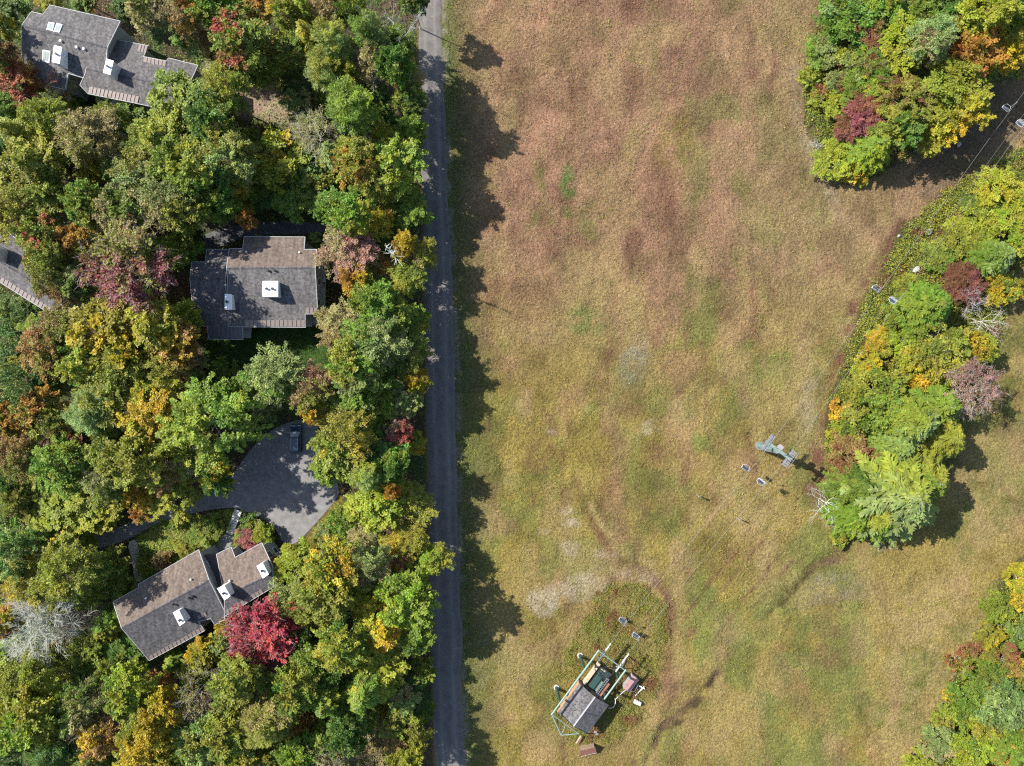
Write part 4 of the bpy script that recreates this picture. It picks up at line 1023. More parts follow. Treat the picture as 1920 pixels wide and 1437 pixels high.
def make_broad(seed, R=4.0, H=12.0, nlobe=17, nspray=11, nleaf=56, leaf=.32, base=.25, spray=1.0, droop=.25, needle=False, twigs=0, cone=0.0, thick=.17, jit=.5, stems=1, wid=.2):
    """limbs end in lobes; every lobe is a fan of leafy sprays, so the outline is ragged and gaps stay open"""
    rng = np.random.RandomState(seed)
    T = Tubes(); LP, LN_, LD, LL, LW, LC = [], [], [], [], [], []
    zc = H * (base + 1) / 2; rz = H * (1 - base) / 2
    if stems == 1:
        bend = rng.randn(2) * .25
        tz = np.linspace(-.1, H * .85, 7); tp = np.stack([bend[0] * np.sin(tz / H * 3), bend[1] * np.sin(tz / H * 2.4), tz], 1)
        T.add(tp, np.linspace(thick, .04, 7), 6)
    tipdir = unit(rng.randn(3) * [1, 1, .5])
    for c in range(nlobe):
        # lobes spread round the crown like a sunflower head, jittered
        ph = c * 2.39996 + rng.uniform(-.5, .5); cz = 1 - (c + .5) / nlobe * 1.45 + rng.uniform(-.15, .15); cz = max(-.6, min(.98, cz)); sr = math.sqrt(1 - cz * cz)
        d = np.array([math.cos(ph) * sr, math.sin(ph) * sr, cz])
        rad = rng.uniform(.42, .80)
        p = np.array([0, 0, zc]) + d * np.array([R, R, rz]) * rad
        if cone: p[:2] *= 1 - cone * np.clip((p[2] - H * base) / (H * (1 - base)), 0, 1)
        hor = math.hypot(p[0], p[1])
        at = np.array([0, 0, np.clip(p[2] - .8 * hor - .6, H * .14, H * .8)]) if stems == 1 else np.array([rng.randn() * .1 * R, rng.randn() * .1 * R, -.05])
        mid = at * .45 + p * .55 + np.array([0, 0, .1 * hor])
        r0 = max(.02, thick * .4 * (1 - at[2] / H) + .02)
        T.add([at, mid, p], [r0, r0 * .65, r0 * .4], 5)
        lr = R * rng.uniform(.36, .56)
        lobr = rng.randn() * .10; lobg = rng.randn() * .14; lobh = rng.randn() * .12
        for q in range(nspray):
            o = unit(rng.randn(3) * np.array([1, 1, .75]) + d * np.array([.75, .75, .55]) + np.array([0, 0, .28]))
            L = lr * rng.uniform(.6, 1.25) * spray
            st = p + rng.randn(3) * .12 * lr
            side = unit(np.cross(o, [0, 0, 1.]) + 1e-6); upv = np.cross(side, o)
            tt = np.array([0, .35, .7, 1.0])
            pts = st + o * (tt * L)[:, None]; pts[:, 2] -= droop * L * tt ** 2 * .9
            T.add(pts, [r0 * .3, r0 * .22, .012, .005], 3)
            for w in range(twigs):
                t = rng.uniform(.3, 1.0); e = st + o * t * L - np.array([0, 0, droop * L * t * t * .9])
                g = unit(o * .9 + side * rng.randn() * .7 + np.array([0, 0, rng.uniform(-.1, .5)])) * rng.uniform(.25, .6) * lr
                T.add([e, e + g * .55 + rng.randn(3) * .04, e + g], [.02, .014, .005], 3)
            if not nleaf: continue
            n = max(6, int(nleaf * (L / (R * .46)) * rng.uniform(.75, 1.2)))
            t = rng.beta(1.5, 1.1, n); wd = wid * R * .33 * (1.15 - .75 * t) + .05
            P = st + o * (t * L)[:, None] + side * (rng.randn(n) * wd)[:, None] + upv * (rng.randn(n) * wd * .35)[:, None]
            P[:, 2] -= droop * L * t ** 2 * .9
            nn = upv * .75 + np.array([0, 0, .45]) + o * .15 + rng.randn(n, 3) * jit + side * rng.randn() * .25
            dd = o + side * (rng.choice([-1, 1], n) * rng.uniform(.2, .9, n))[:, None] + rng.randn(n, 3) * .3
            sz = leaf * rng.uniform(.6, 1.25, n)
            LP.append(P); LN_.append(nn); LD.append(dd)
            LL.append(sz * (1.5 if needle else 1.15)); LW.append(sz * (.30 if needle else .72))
            g = .42 + .32 * float(d @ tipdir) + lobg + rng.randn() * .10
            vb = .5 + lobr + rng.randn() * .12
            LC.append(np.stack([np.clip(vb + rng.randn(n) * .2, 0, 1), np.clip(g + rng.randn(n) * .07, 0, 1), np.clip(.5 + lobh + rng.randn() * .1 + rng.randn(n) * .14, 0, 1)], 1))
    out = {'R': R, 'H': H, 'trunk': T.mesh('trunk')}
    if nleaf: out['crown'] = leaf_mesh('crown', *map(np.concatenate, (LP, LN_, LD)), np.concatenate(LL), np.concatenate(LW), np.concatenate(LC))
    return out

def make_conifer(seed, R=3.4, H=13.0, tiers=24, per=7, droop=.35, dens=1.0):
    rng = np.random.RandomState(seed); T = Tubes(); LP, LN_, LD, LL, LW, LC = [], [], [], [], [], []
    T.add(np.stack([np.zeros(5), np.zeros(5), np.linspace(-.1, H, 5)], 1), [.2, .16, .11, .06, .015], 6)
    tipdir = unit(rng.randn(3) * [1, 1, .4])
    for i in range(tiers):
        zt = .10 + .88 * (i / (tiers - 1)) ** .92
        for b in range(per):
            a = rng.uniform(0, 6.283); L = R * (1 - zt) ** .72 * rng.uniform(.75, 1.15) + .25
            o = np.array([math.cos(a), math.sin(a), 0]); side = np.array([-o[1], o[0], 0]); z0 = H * zt + rng.randn() * .15
            n = max(4, int(L / .17 * dens))
            s = np.linspace(.12, 1, n) * L
            zz = z0 + .25 * s * (1 - zt) - droop * (s ** 2) / max(L, .6) * .55
            C = o[None] * s[:, None]; C[:, 2] = zz
            T.add(C[[0, n // 2, n - 1]], [.035, .02, .006], 3)
            br = np.clip(.5 + rng.randn() * .15, 0, 1)
            for sd in (-1, 1, 0):
                tl = (.22 + .42 * np.sin(np.pi * np.clip(s / L, 0, 1) ** .8)) * min(1, L / 1.6) * rng.uniform(.8, 1.2, n)
                dd = o[None] * .75 + side[None] * sd * .85 + rng.randn(n, 3) * .14; dd[:, 2] -= .12
                dd = unit(dd); P = C + dd * tl[:, None] * .5 + rng.randn(n, 3) * .03
                LP.append(P); LD.append(dd); LN_.append(np.array([0, 0, 1.]) + o[None] * .25 + rng.randn(n, 3) * .28)
                LL.append(tl * 1.15 + .08); LW.append(np.full(n, .15) * rng.uniform(.8, 1.3, n))
                g = np.clip(.42 + .34 * float(o @ tipdir) + rng.randn() * .12, 0, 1)
                LC.append(np.stack([np.clip(br + .18 * (s / L - .5) + rng.randn(n) * .16, 0, 1), np.full(n, g), np.clip(.5 + rng.randn(n) * .2, 0, 1)], 1))
    return {'R': R, 'H': H, 'trunk': T.mesh('trunk'), 'crown': leaf_mesh('crown', *map(np.concatenate, (LP, LN_, LD)), np.concatenate(LL), np.concatenate(LW), np.concatenate(LC))}

def make_snag(seed, H=13.0):
    rng = np.random.RandomState(seed); T = Tubes()
    T.add([[0, 0, -.1], [.1, 0, H * .4], [.25, .1, H * .75], [.3, .2, H]], [.2, .15, .09, .03], 6)
    for k in range(34):
        z = H * rng.uniform(.35, .99); a = rng.uniform(0, 6.28); L = (2.6 * (1.1 - z / H) + .5) * rng.uniform(.5, 1.1)
        o = np.array([math.cos(a), math.sin(a), .15])
        b0 = np.array([.25 * z / H, .1 * z / H, z])
        T.add([b0, b0 + o * L * .5, b0 + o * L + [0, 0, rng.uniform(-.2, .3)]], [.05, .035, .01], 4)
        if rng.rand() < .6: T.add([b0 + o * L * .5, b0 + o * L * .8 + rng.randn(3) * .3], [.025, .008], 3)
    return {'R': 2.6, 'H': H, 'trunk': T.mesh('trunk')}

def make_branchy(seed, R=3.5, H=12, n1=7, thick=.11, depth=4):
    """a bare tree: forked limbs down to twigs"""
    rng = np.random.RandomState(seed); T = Tubes()
    T.add([[0, 0, -.1], [.1, .05, H * .2], [.15, 0, H * .42]], [thick, thick * .85, thick * .7], 6)
    def grow(p, d, L, r, k):
        q1 = p + d * L * .5 + rng.randn(3) * .06 * L; q2 = p + d * L + rng.randn(3) * .08 * L
        T.add([p, q1, q2], [r, r * .8, r * .6], 4 if k > 1 else 3)
        if k == 0: return
        for j in range(rng.randint(2, 4)):
            dd = unit(d + rng.randn(3) * .55 + np.array([0, 0, .12])); st = q1 if (j == 2) else q2
            grow(st, dd, L * rng.uniform(.6, .85), r * .62, k - 1)
    for i in range(n1):
        a = i * 6.283 / n1 + rng.uniform(-.4, .4); d = unit(np.array([math.cos(a) * .8, math.sin(a) * .8, rng.uniform(.5, 1.3)]))
        grow(np.array([.12, 0, H * rng.uniform(.25, .42)]), d, R * .55, thick * .5, depth)
    return {'R': R, 'H': H, 'trunk': T.mesh('trunk')}

PROTO = {
    'maple': [make_broad(k, H=17, base=.42, nlobe=20, nspray=11) for k in (1, 2, 3, 4, 5, 6)],
    'round': [make_broad(k, H=10, nlobe=22, nspray=11, nleaf=46, leaf=.28, base=.12, spray=.8, droop=.15) for k in (11, 12, 13)],
    'birch': [make_broad(k, R=3.8, H=17, base=.42, nlobe=22, nspray=12, nleaf=58, leaf=.23, spray=1.1, droop=.38, twigs=1, jit=.6) for k in (21, 22, 23, 24)],
    'ash': [make_broad(k, H=17, base=.42, nlobe=17, nspray=12, nleaf=60, leaf=.27, spray=1.25, droop=.62, wid=.13) for k in (31, 32, 33, 34)],
    'pine': [make_broad(k, R=3.6, H=18, base=.35, nlobe=32, nspray=10, nleaf=58, leaf=.27, spray=.72, droop=.05, needle=True, cone=.35, wid=.24) for k in (41, 42)],
    'hemlock': [make_conifer(k) for k in (51, 52, 53)],
    'spruce': [make_conifer(k, R=2.4, H=12, tiers=26, per=7, droop=.18) for k in (55, 56)],
    'flame': [make_broad(k, H=17, base=.45, nlobe=20, nspray=12, nleaf=44, leaf=.27, spray=1.15, droop=.2, twigs=3) for k in (61, 62)],
    'thin': [make_broad(k, R=3.6, H=15, base=.4, nlobe=16, nspray=10, nleaf=20, leaf=.20, spray=1.2, droop=.15, twigs=5) for k in (63, 64)],
    'twiggy': [make_broad(k, R=3.6, H=13, nlobe=24, nspray=14, nleaf=0, spray=1.1, droop=.1, twigs=9) for k in (71,)],
    'bare': [make_branchy(k) for k in (81, 82)],
    'snag': [make_snag(91)],
    'shrub': [make_broad(k, R=1.6, H=2.2, nlobe=12, nspray=9, nleaf=30, leaf=.19, base=.05, spray=1.0, droop=.1, thick=.05, stems=5, wid=.24) for k in (101, 102, 103)],
}
PAL = {  # leaf colours
    'green': (.150, .235, .030), 'dkgreen': (.078, .150, .024), 'teal': (.115, .200, .046), 'sage': (.225, .290, .082), 'olive': (.225, .255, .034), 'ygreen': (.292, .305, .034),
    'lime': (.240, .310, .026), 'gold': (.450, .340, .024), 'orange': (.410, .215, .040), 'bronze': (.290, .200, .062), 'tan': (.320, .275, .110), 'rust': (.230, .105, .046), 'red': (.390, .110, .070),
    'crimson': (.265, .080, .080), 'scarlet': (.400, .048, .052), 'pink': (.320, .185, .125), 'grey': (.44, .42, .39), 'white': (.52, .50, .47), 'brown': (.17, .13, .10), 'mauve': (.33, .19, .20)}
AKIN = {'green': ('ygreen', 'olive', 'lime'), 'dkgreen': ('green', 'olive'), 'teal': ('green', 'sage'), 'sage': ('green', 'ygreen', 'tan'), 'olive': ('ygreen', 'green', 'bronze', 'gold'), 'ygreen': ('gold', 'green', 'olive'), 'lime': ('ygreen', 'green'), 'gold': ('ygreen', 'orange'), 'orange': ('gold', 'olive'),
        'bronze': ('olive', 'rust'), 'tan': ('olive', 'bronze', 'sage'), 'rust': ('olive', 'bronze'), 'red': ('orange', 'olive'), 'crimson': ('rust', 'olive'), 'pink': ('olive', 'rust')}
WORD = {'green': 'green', 'dkgreen': 'dark green', 'teal': 'blue-green', 'sage': 'sage green', 'olive': 'olive', 'ygreen': 'yellow-green', 'lime': 'bright lime green', 'gold': 'golden', 'orange': 'orange', 'bronze': 'bronze',
        'tan': 'tan', 'rust': 'rust-red', 'red': 'red', 'crimson': 'crimson', 'scarlet': 'scarlet', 'pink': 'salmon pink', 'grey': 'grey', 'white': 'whitish', 'brown': 'brown', 'mauve': 'mauve'}
KNAME = {'maple': ('broadleaf_tree', 'broadleaf tree'), 'round': ('round_tree', 'round-crowned tree'), 'birch': ('airy_tree', 'airy tree'), 'ash': ('drooping_tree', 'drooping tree'), 'pine': ('pine_tree', 'pine'),
         'hemlock': ('conifer_tree', 'broad conifer'), 'spruce': ('spruce_tree', 'pointed conifer'), 'flame': ('spreading_tree', 'spreading tree'), 'thin': ('sparse_tree', 'half-bare tree'), 'twiggy': ('bare_tree', 'leafless twiggy tree'), 'bare': ('bare_tree', 'bare forked tree'), 'snag': ('dead_tree', 'dead snag'), 'shrub': ('shrub', 'low shrub')}

# x y r kind colour [tip share] [h=..] [| label]  (photo pixels of the crown)
TREES = '''
24 24 30 maple dkgreen h=8
95 2 22 birch ygreen h=6
165 0 26 maple green orange .3 h=6
236 18 24 maple dkgreen h=6
278 22 36 maple olive tan .5
348 26 38 birch tan orange .3
398 20 40 maple green
452 84 48 maple olive red .28 | half-turned tree with red sprays right of the upper left house
492 120 44 maple green h=9
432 6 26 maple green red .25
8 105 28 maple dkgreen rust .4
26 150 44 birch red orange .4 h=9 | bright red-orange tree at the left edge below the upper left house
118 160 26 thin red h=8 | small thin red tree against the lower wall of the upper left house
68 160 20 maple green red .2 h=8
345 200 58 maple olive green .4 h=11 | big dark olive tree covering the right end of the upper left house
392 214 28 ash olive gold .5 h=8.5
425 168 36 birch ygreen
398 232 44 maple dkgreen
88 222 38 ash olive
170 255 50 birch tan olive .4
176 318 28 maple gold olive .4 h=7
30 250 44 hemlock olive
70 312 50 maple olive ygreen .5
130 192 18 spruce green h=4
196 192 15 spruce teal h=4
300 272 46 maple ygreen olive .5
268 332 46 birch sage olive .4
345 310 52 maple ygreen green .5
424 292 46 birch sage ygreen .4
402 345 36 maple dkgreen
570 18 26 hemlock ygreen
575 66 28 hemlock ygreen h=11
612 14 30 birch tan
655 45 32 bare grey h=13 | grey leafless tree near the top edge, left of the white dead tree
660 14 28 round green
740 36 46 bare white h=19 | large white dead tree with forked limbs overhanging the road at the top
622 82 42 pine sage h=16
690 66 42 pine green sage .4 h=16
606 132 42 pine sage h=14
645 142 30 maple ygreen
655 200 58 pine green h=16 | tallest deep green pine halfway between the upper left house and the road
702 108 30 birch tan
742 128 36 maple dkgreen h=13
765 142 30 birch tan gold .4 h=11
700 150 26 thin tan
748 82 30 maple green h=9
775 0 30 maple dkgreen h=9
770 190 30 maple dkgreen h=11
772 246 30 maple green h=10
722 262 28 maple ygreen
742 308 52 maple ygreen green .4 h=13 | large yellow-green tree whose crown touches the road, upper part
664 302 42 ash olive orange .3
722 352 50 hemlock ygreen green .3 h=14
592 252 38 thin tan h=9 | half-bare tan tree in the clearing left of the tallest pine
522 298 54 round ygreen gold .2 h=9 | big round yellow-green tree above the house nearest the road
580 320 40 maple dkgreen h=8.5
560 196 30 round sage h=6
612 180 22 shrub green
545 150 26 round dkgreen h=6
470 262 24 shrub sage
22 396 46 birch ygreen olive .4
95 372 40 maple olive
80 442 42 maple olive red .22
166 386 36 maple olive
236 392 46 maple green tan .4
92 474 40 birch olive ygreen .4
150 460 32 maple olive orange .5
312 378 46 birch sage
352 398 46 maple olive h=14
418 386 36 maple green h=11
215 366 22 bare grey h=8
332 462 42 round green h=9 | vivid green tree left of the house nearest the road
250 510 72 flame olive crimson .52 h=16 | large crimson tree with visible limbs left of the house nearest the road
108 530 38 birch olive
158 530 36 ash sage
205 562 36 birch olive h=10
12 578 28 round teal h=5
52 592 28 round dkgreen h=6
120 622 46 birch olive bronze .5
205 622 60 maple gold ygreen .5 h=14 | big golden tree below the crimson tree
290 620 56 maple ygreen gold .4 h=13
332 645 46 maple gold bronze .4 h=12
95 662 46 ash bronze olive .4
160 684 46 maple ygreen
28 640 40 round dkgreen h=7
462 412 18 maple orange h=9
250 670 44 maple ygreen gold .35
350 600 30 maple ygreen h=9
45 722 46 round teal
20 690 30 round sage h=8
180 772 60 pine sage h=15 | large pale sage pine in the left wood
222 702 46 birch olive ygreen .3
290 762 56 ash ygreen h=14
322 704 36 ash bronze olive .5
396 792 64 ash olive green .4 h=17 | large drooping olive tree left of the parked car
436 745 38 maple green h=12
80 772 42 maple olive orange .4
130 802 36 birch olive rust .4
20 792 36 maple olive orange .5
40 850 42 birch olive bronze .5
120 872 50 ash green ygreen .3
200 852 42 maple olive dkgreen .4
260 862 50 maple ygreen olive .5
300 882 36 birch tan orange .3
372 872 36 bare grey h=13 | grey bare branches over the left end of the turning circle
330 932 38 ash ygreen olive .4 h=8.9
258 922 28 maple gold h=9
120 952 64 ash ygreen olive .4 h=8.8 | large drooping yellow-green tree above the slanted house, by the left edge
200 962 34 maple ygreen h=7
195 902 38 birch tan olive .5
28 985 44 round teal h=8.9
60 905 38 birch olive bronze .4 h=8.9
272 960 20 maple orange h=7
352 842 44 maple olive h=10.5
60 950 30 maple bronze olive .5 h=8.8
516 702 50 birch sage green .3 h=14 | pale sage tree just below the house nearest the road
592 732 42 birch olive pink .5
672 722 44 maple green sage .4 h=13
712 742 40 maple green h=13
592 772 24 maple gold orange .4 h=11
650 812 50 birch olive gold .3 h=13
632 856 52 maple olive green .4 h=12 | tree with olive crown overhanging the parked car
746 806 28 birch pink red .4 h=10 | small red tree by the road, right of the parked car
780 716 26 round gold h=11 | golden round tree at the left edge of the road
776 832 26 round gold olive .4 h=9
712 872 50 maple green teal .4 h=13
688 892 36 pine sage h=13
652 872 24 maple gold h=9
702 946 52 maple lime ygreen .5 h=13 | bright lime green tree right of the turning circle
762 942 46 birch ygreen h=13
736 918 16 maple orange h=13
640 980 30 round green h=6
612 1010 26 round sage h=5
765 1012 38 birch ygreen gold .3
815 1046 28 birch lime ygreen .5 h=13 | pale lime tree reaching out over the road
690 1022 34 birch tan sage .4 h=8
740 870 28 maple dkgreen
562 1056 40 maple ygreen lime .4 h=8.5
520 1062 20 maple gold orange .4 h=6
560 1132 46 birch olive sage .3 h=9.5
622 1062 50 maple ygreen
690 1062 38 birch sage tan .4
622 1112 52 maple olive ygreen .4
752 1062 24 maple rust h=10 | small dark rust-red tree by the road, below the turning circle
700 1128 46 maple gold lime .5 h=14
762 1125 52 maple lime green .35 h=15 | bright green broad tree at the road's edge, right of the golden one
718 1172 50 maple gold ygreen .5 h=14
645 1206 46 ash ygreen green .4
702 1252 58 maple ygreen lime .4 h=13
775 1190 36 maple green h=12
588 1240 44 maple green olive .4 h=12
452 1272 50 maple olive green .4
556 1292 46 maple green ygreen .3
616 1312 44 hemlock green
682 1302 44 hemlock green
502 1352 58 pine olive tan .3 h=15
430 1376 42 maple green
556 1378 30 ash orange olive .6 h=10
652 1372 42 maple dkgreen
746 1362 34 maple olive
790 1262 30 round dkgreen h=9
784 1335 30 round dkgreen h=9
702 1422 42 birch tan sage .4
612 1432 34 thin tan
762 1422 28 maple ygreen
488 1196 62 flame scarlet crimson .4 h=12 | brilliant scarlet tree right of the slanted house
30 1042 46 round teal
62 1088 46 birch ygreen h=12
130 1072 50 birch ygreen olive .4
216 1054 28 maple olive h=5.5
46 1134 28 birch orange h=7 | low orange-red tree at the left edge above the grey leafless tree
72 1176 60 twiggy grey h=11 | dense pale grey leafless tree at the left edge beside the slanted house
152 1160 36 twiggy brown h=8.5
226 1100 30 round green h=5
172 1220 36 maple olive h=8.5
116 1266 40 birch tan olive .5 h=8.8
42 1282 48 ash ygreen olive .4
62 1342 60 maple lime ygreen .5
152 1322 42 birch tan green .5
246 1292 46 maple green
238 1232 34 maple dkgreen h=8
326 1242 24 spruce green h=7
302 1332 40 maple ygreen gold .4
372 1304 42 thin bronze h=12 | half-bare bronze tree below the slanted house
196 1372 38 ash gold bronze .5
272 1384 52 ash olive
102 1412 52 pine teal
25 1402 42 round teal
378 1382 46 maple sage
412 1226 20 spruce green h=5 | small green conifer between the slanted house and the scarlet tree
330 1420 40 maple olive
180 1425 36 maple green
455 1425 40 maple olive ygreen .4
560 1425 40 maple green
14 1222 26 maple green h=7
652 472 50 birch tan pink .5 h=10 | salmon pink tree right of the house nearest the road
668 522 30 maple orange gold .5 h=10 | small bright orange tree right of the house nearest the road
706 416 30 birch gold
660 410 36 maple green
712 458 36 maple dkgreen h=8.5
760 462 24 maple gold orange .3
788 482 30 birch ygreen tan .3 h=11
733 474 26 snag white h=16 | white dead snag with cross-like branches between the salmon tree and the road
766 522 32 birch olive ygreen .4
642 612 42 birch tan bronze .4 h=9
702 642 50 birch sage green .3 h=13
662 684 44 maple green
752 662 48 maple green olive .3 h=13
700 565 38 maple olive green .4 h=11
745 590 36 maple green h=11
782 600 28 maple green h=11
770 400 34 maple green h=13
690 360 28 maple green
592 446 11 shrub sage
632 395 36 maple green h=10
470 366 30 maple olive orange .3 h=7
505 362 32 maple dkgreen h=7
548 378 34 maple green olive .3 h=7
608 378 30 maple dkgreen h=7
480 750 26 shrub green
500 770 22 round sage h=4
430 700 26 shrub green
460 725 24 shrub olive
495 1000 22 round lime h=3.5 | round lime green bush beside the garden steps' lower end
462 1012 26 round crimson h=2.6 | dark red bush between the garden steps and the slanted house
345 1022 22 round olive h=2.2 | olive bush on the bank above the slanted house
382 998 26 round green h=2.6 | green bush on the bank left of the garden steps
275 1060 18 shrub ygreen
305 1055 22 shrub tan
400 985 20 shrub green
470 985 22 shrub dkgreen
1600 30 60 round green sage .4 h=9
1565 36 20 shrub lime
1642 62 38 birch rust olive .5 h=8
1690 82 50 maple ygreen lime .3 h=10
1742 72 36 birch sage
1792 26 50 maple dkgreen h=12
1852 20 46 maple ygreen gold .3
1902 32 38 maple green
1815 90 54 maple orange ygreen .35 h=13 | large orange-gold tree at the upper right
1886 102 36 maple gold h=12 | golden tree at the right edge beside the orange-gold one
1612 122 42 round sage h=7
1540 100 34 round sage h=4
1576 112 16 shrub rust
1520 146 24 shrub ygreen
1692 132 20 shrub rust h=6
1620 214 36 birch rust crimson .3 h=7 | crimson tree in the upper right wood
1588 240 24 birch rust crimson .4 h=5
1702 192 46 ash olive rust .3 h=11
1782 162 52 maple ygreen olive .4 h=12
1818 202 36 maple ygreen gold .5 h=11
1770 228 36 maple gold ygreen .4 h=10
1642 278 38 hemlock green h=9
1562 302 36 round olive ygreen .4 h=3.5
1742 268 26 maple ygreen h=7
1680 240 40 maple olive dkgreen .5 h=10
1545 180 26 shrub rust olive .5
1570 195 26 round ygreen h=4
1572 155 26 round sage rust .4 h=5
1655 160 36 maple green ygreen .3 h=8
1600 170 30 maple green h=6
1660 10 36 maple green h=10
1740 20 38 maple green h=11
1575 0 32 round green h=8
1600 325 24 shrub olive
1640 120 30 birch green rust .3 h=8
1870 362 44 round ygreen gold .3 h=4.5
1832 402 40 round ygreen h=3.5
1892 432 50 round ygreen lime .3 h=4.5
1800 440 36 round olive ygreen .5 h=3
1760 480 34 round olive h=2.6
1910 380 30 round lime h=4
1840 460 36 round lime olive .3 h=3.5
1872 482 34 spruce sage h=8 | greyish conifer leaning to the right edge beside the shrub belt
1802 532 36 birch rust crimson .35 h=5 | crimson small tree in the shrub belt
1750 572 40 spruce green h=9 | green pointed conifer in the shrub belt, right of the white chairs
1882 542 32 round gold olive .4 h=5
1855 600 32 bare white h=8 | whitish bare tree at the right side of the shrub belt, lowest of three
1832 562 26 bare white h=8 | whitish bare tree beside the green pointed conifer
1765 628 30 bare grey h=4
1692 642 26 round lime h=4
1760 662 58 round ygreen olive .5 h=8
1720 690 40 round gold ygreen .5 h=6
1835 652 36 round ygreen gold .4 h=7
1822 728 46 thin pink crimson .3 h=10 | half-bare pink tree with white limbs at the right of the wooded strip
1640 752 60 round green olive .5 h=8
1762 762 50 hemlock olive green .5 h=10
1722 792 54 hemlock olive sage .4 h=12
1778 822 46 hemlock olive ygreen .3 h=11
1592 802 28 round green h=4
1602 862 50 round bronze rust .5 h=5 | rust-red round tree at the field edge near the lift tower
1682 842 38 spruce sage h=9
1612 912 46 hemlock dkgreen green .4 h=9
1700 930 84 hemlock olive sage .45 h=14 | largest pale green conifer at the lower end of the wooded strip
1742 900 54 hemlock olive green .4 h=12
1602 972 40 hemlock green h=7
1652 972 48 hemlock olive green .4 h=9
1556 944 34 bare white h=5 | white dead branches at the field edge below the rust-red tree
1574 1010 18 shrub ygreen olive .4
1660 1010 24 bare grey h=2 | low grey twigs below the largest conifer
1565 822 18 shrub orange ygreen .5
1575 770 20 shrub gold
1625 690 30 round olive gold .4 h=3
1680 590 30 round olive h=2.6
1650 640 30 round olive gold .3 h=2.6
1700 540 28 round olive h=2.4
1532 272 16 bare white h=1.6 | white dead branch lying at the edge of the upper right wood
1912 1082 28 round ygreen h=3
1866 1140 32 round olive h=3.5
1912 1122 26 shrub gold
1852 1192 28 round olive gold .3 h=3
1916 1190 30 round sage h=4
1852 1282 38 round green h=5
1886 1322 50 round sage teal .3 h=7
1812 1322 42 round green ygreen .4 h=5
1776 1302 10 shrub gold h=1.2 | tiny bright golden shrub at the edge of the lower right thicket
1822 1402 44 round lime h=5
1762 1392 36 round sage h=4
1722 1422 26 shrub ygreen
1900 1402 44 maple green orange .2 h=7
1800 1240 24 shrub olive rust .4
1880 1240 34 round olive rust .3 h=4
1770 1350 24 shrub olive
1850 1360 34 round ygreen green .4 h=5
1905 1260 30 round olive h=4
1830 1215 20 shrub rust
'''
LANDMARKS = [('the upper left house', 200, 110), ('the house nearest the road', 478, 545), ('the slanted house', 365, 1130), ('the house cut off at the left', 40, 515), ('the turning circle', 540, 910), ('the scarlet tree', 488, 1200),
             ('the crimson tree', 248, 510), ('the tallest pine', 655, 200), ('the big golden tree', 205, 622), ('the large sage pine', 180, 772), ('the salmon pink tree', 652, 472), ('the parked car', 556, 822), ('the bright lime tree', 702, 946),
             ('the grey leafless tree', 72, 1176), ('the orange-gold tree', 1815, 90), ('the largest conifer', 1702, 932), ('the rust-red tree', 1602, 862), ('the white chairs', 1650, 555), ('the tiny golden shrub', 1776, 1302), ('the half-bare bronze tree', 372, 1304), ('the upper right crimson tree', 1620, 214)]
ORD = ['', 'second-', 'third-', 'fourth-', 'fifth-', 'sixth-', 'seventh-', 'eighth-', 'ninth-', 'tenth-']

SPECS = []
for line in TREES.strip().splitlines():
    lab = None
    if '|' in line: line, lab = (s.strip() for s in line.split('|'))
    tok = line.split(); x, y, r, kind, colr = float(tok[0]), float(tok[1]), float(tok[2]), tok[3], tok[4]
    tip, tf, h = colr, 0.0, None; rest = tok[5:]
    for i, t in enumerate(rest):
        if t.startswith('h='): h = float(t[2:])
        elif t in PAL: tip = t
        else: tf = float(t)
    SPECS.append(dict(x=x, y=y, r=r, kind=kind, col=colr, tip=tip, tf=tf, h=h, lab=lab))

# gaps in the wood are closed by younger trees
rngf = random.Random(77)
KEEP = [[(30, 0), (235, 25), (385, 115), (360, 225), (150, 190), (30, 170)], [(345, 435), (615, 435), (650, 560), (615, 640), (600, 690), (440, 680), (380, 640), (345, 600)], [(205, 1125), (375, 1015), (500, 1005), (520, 1110), (400, 1190), (285, 1250)],
        [(-10, 425), (20, 430), (165, 545), (95, 600), (-10, 530)], TURN, DRIVE2, BANK, VERGE2, [(430, 150), (600, 150), (600, 240), (430, 230)], [(380, 640), (480, 640), (480, 790), (400, 790)]]
def blocked(x, y, m=0): return any(bool(inpoly(np.array([x + dx]), np.array([y + dy]), P)[0]) for P in KEEP for dx, dy in ((0, 0), (m, 0), (-m, 0), (0, m), (0, -m)))
cands = [(x + rngf.uniform(-8, 8), y + rngf.uniform(-8, 8)) for x in range(8, 800, 22) for y in range(8, 1440, 22)]
rngf.shuffle(cands)
nfill = 0
for x, y in cands:
    if nfill >= 70 or x > roadx(ROAD_L, y) - 26 or blocked(x, y, 20): continue
    near = min((math.hypot(s['x'] - x, s['y'] - y) - s['r'] * .78) for s in SPECS)
    if near < 10: continue
    kind = rngf.choice(['maple', 'maple', 'birch', 'round', 'ash', 'spruce'])
    colr = rngf.choice(['green', 'dkgreen', 'dkgreen', 'olive', 'olive', 'green', 'ygreen', 'bronze', 'sage', 'tan'])
    tip = rngf.choice(['olive', 'ygreen', 'gold', 'orange', 'green'])
    SPECS.append(dict(x=x, y=y, r=max(16, min(34, near + 14)), kind=kind, col=colr, tip=tip, tf=rngf.choice([0, 0, .3, .45]), h=rngf.uniform(6.5, 11), lab=None)); nfill += 1

def jitcol(c, rng, k=.16):
    v = 1 + rng.uniform(-k, k); return tuple(max(.005, ch * v * (1 + rng.uniform(-k, k) * .5)) for ch in c)

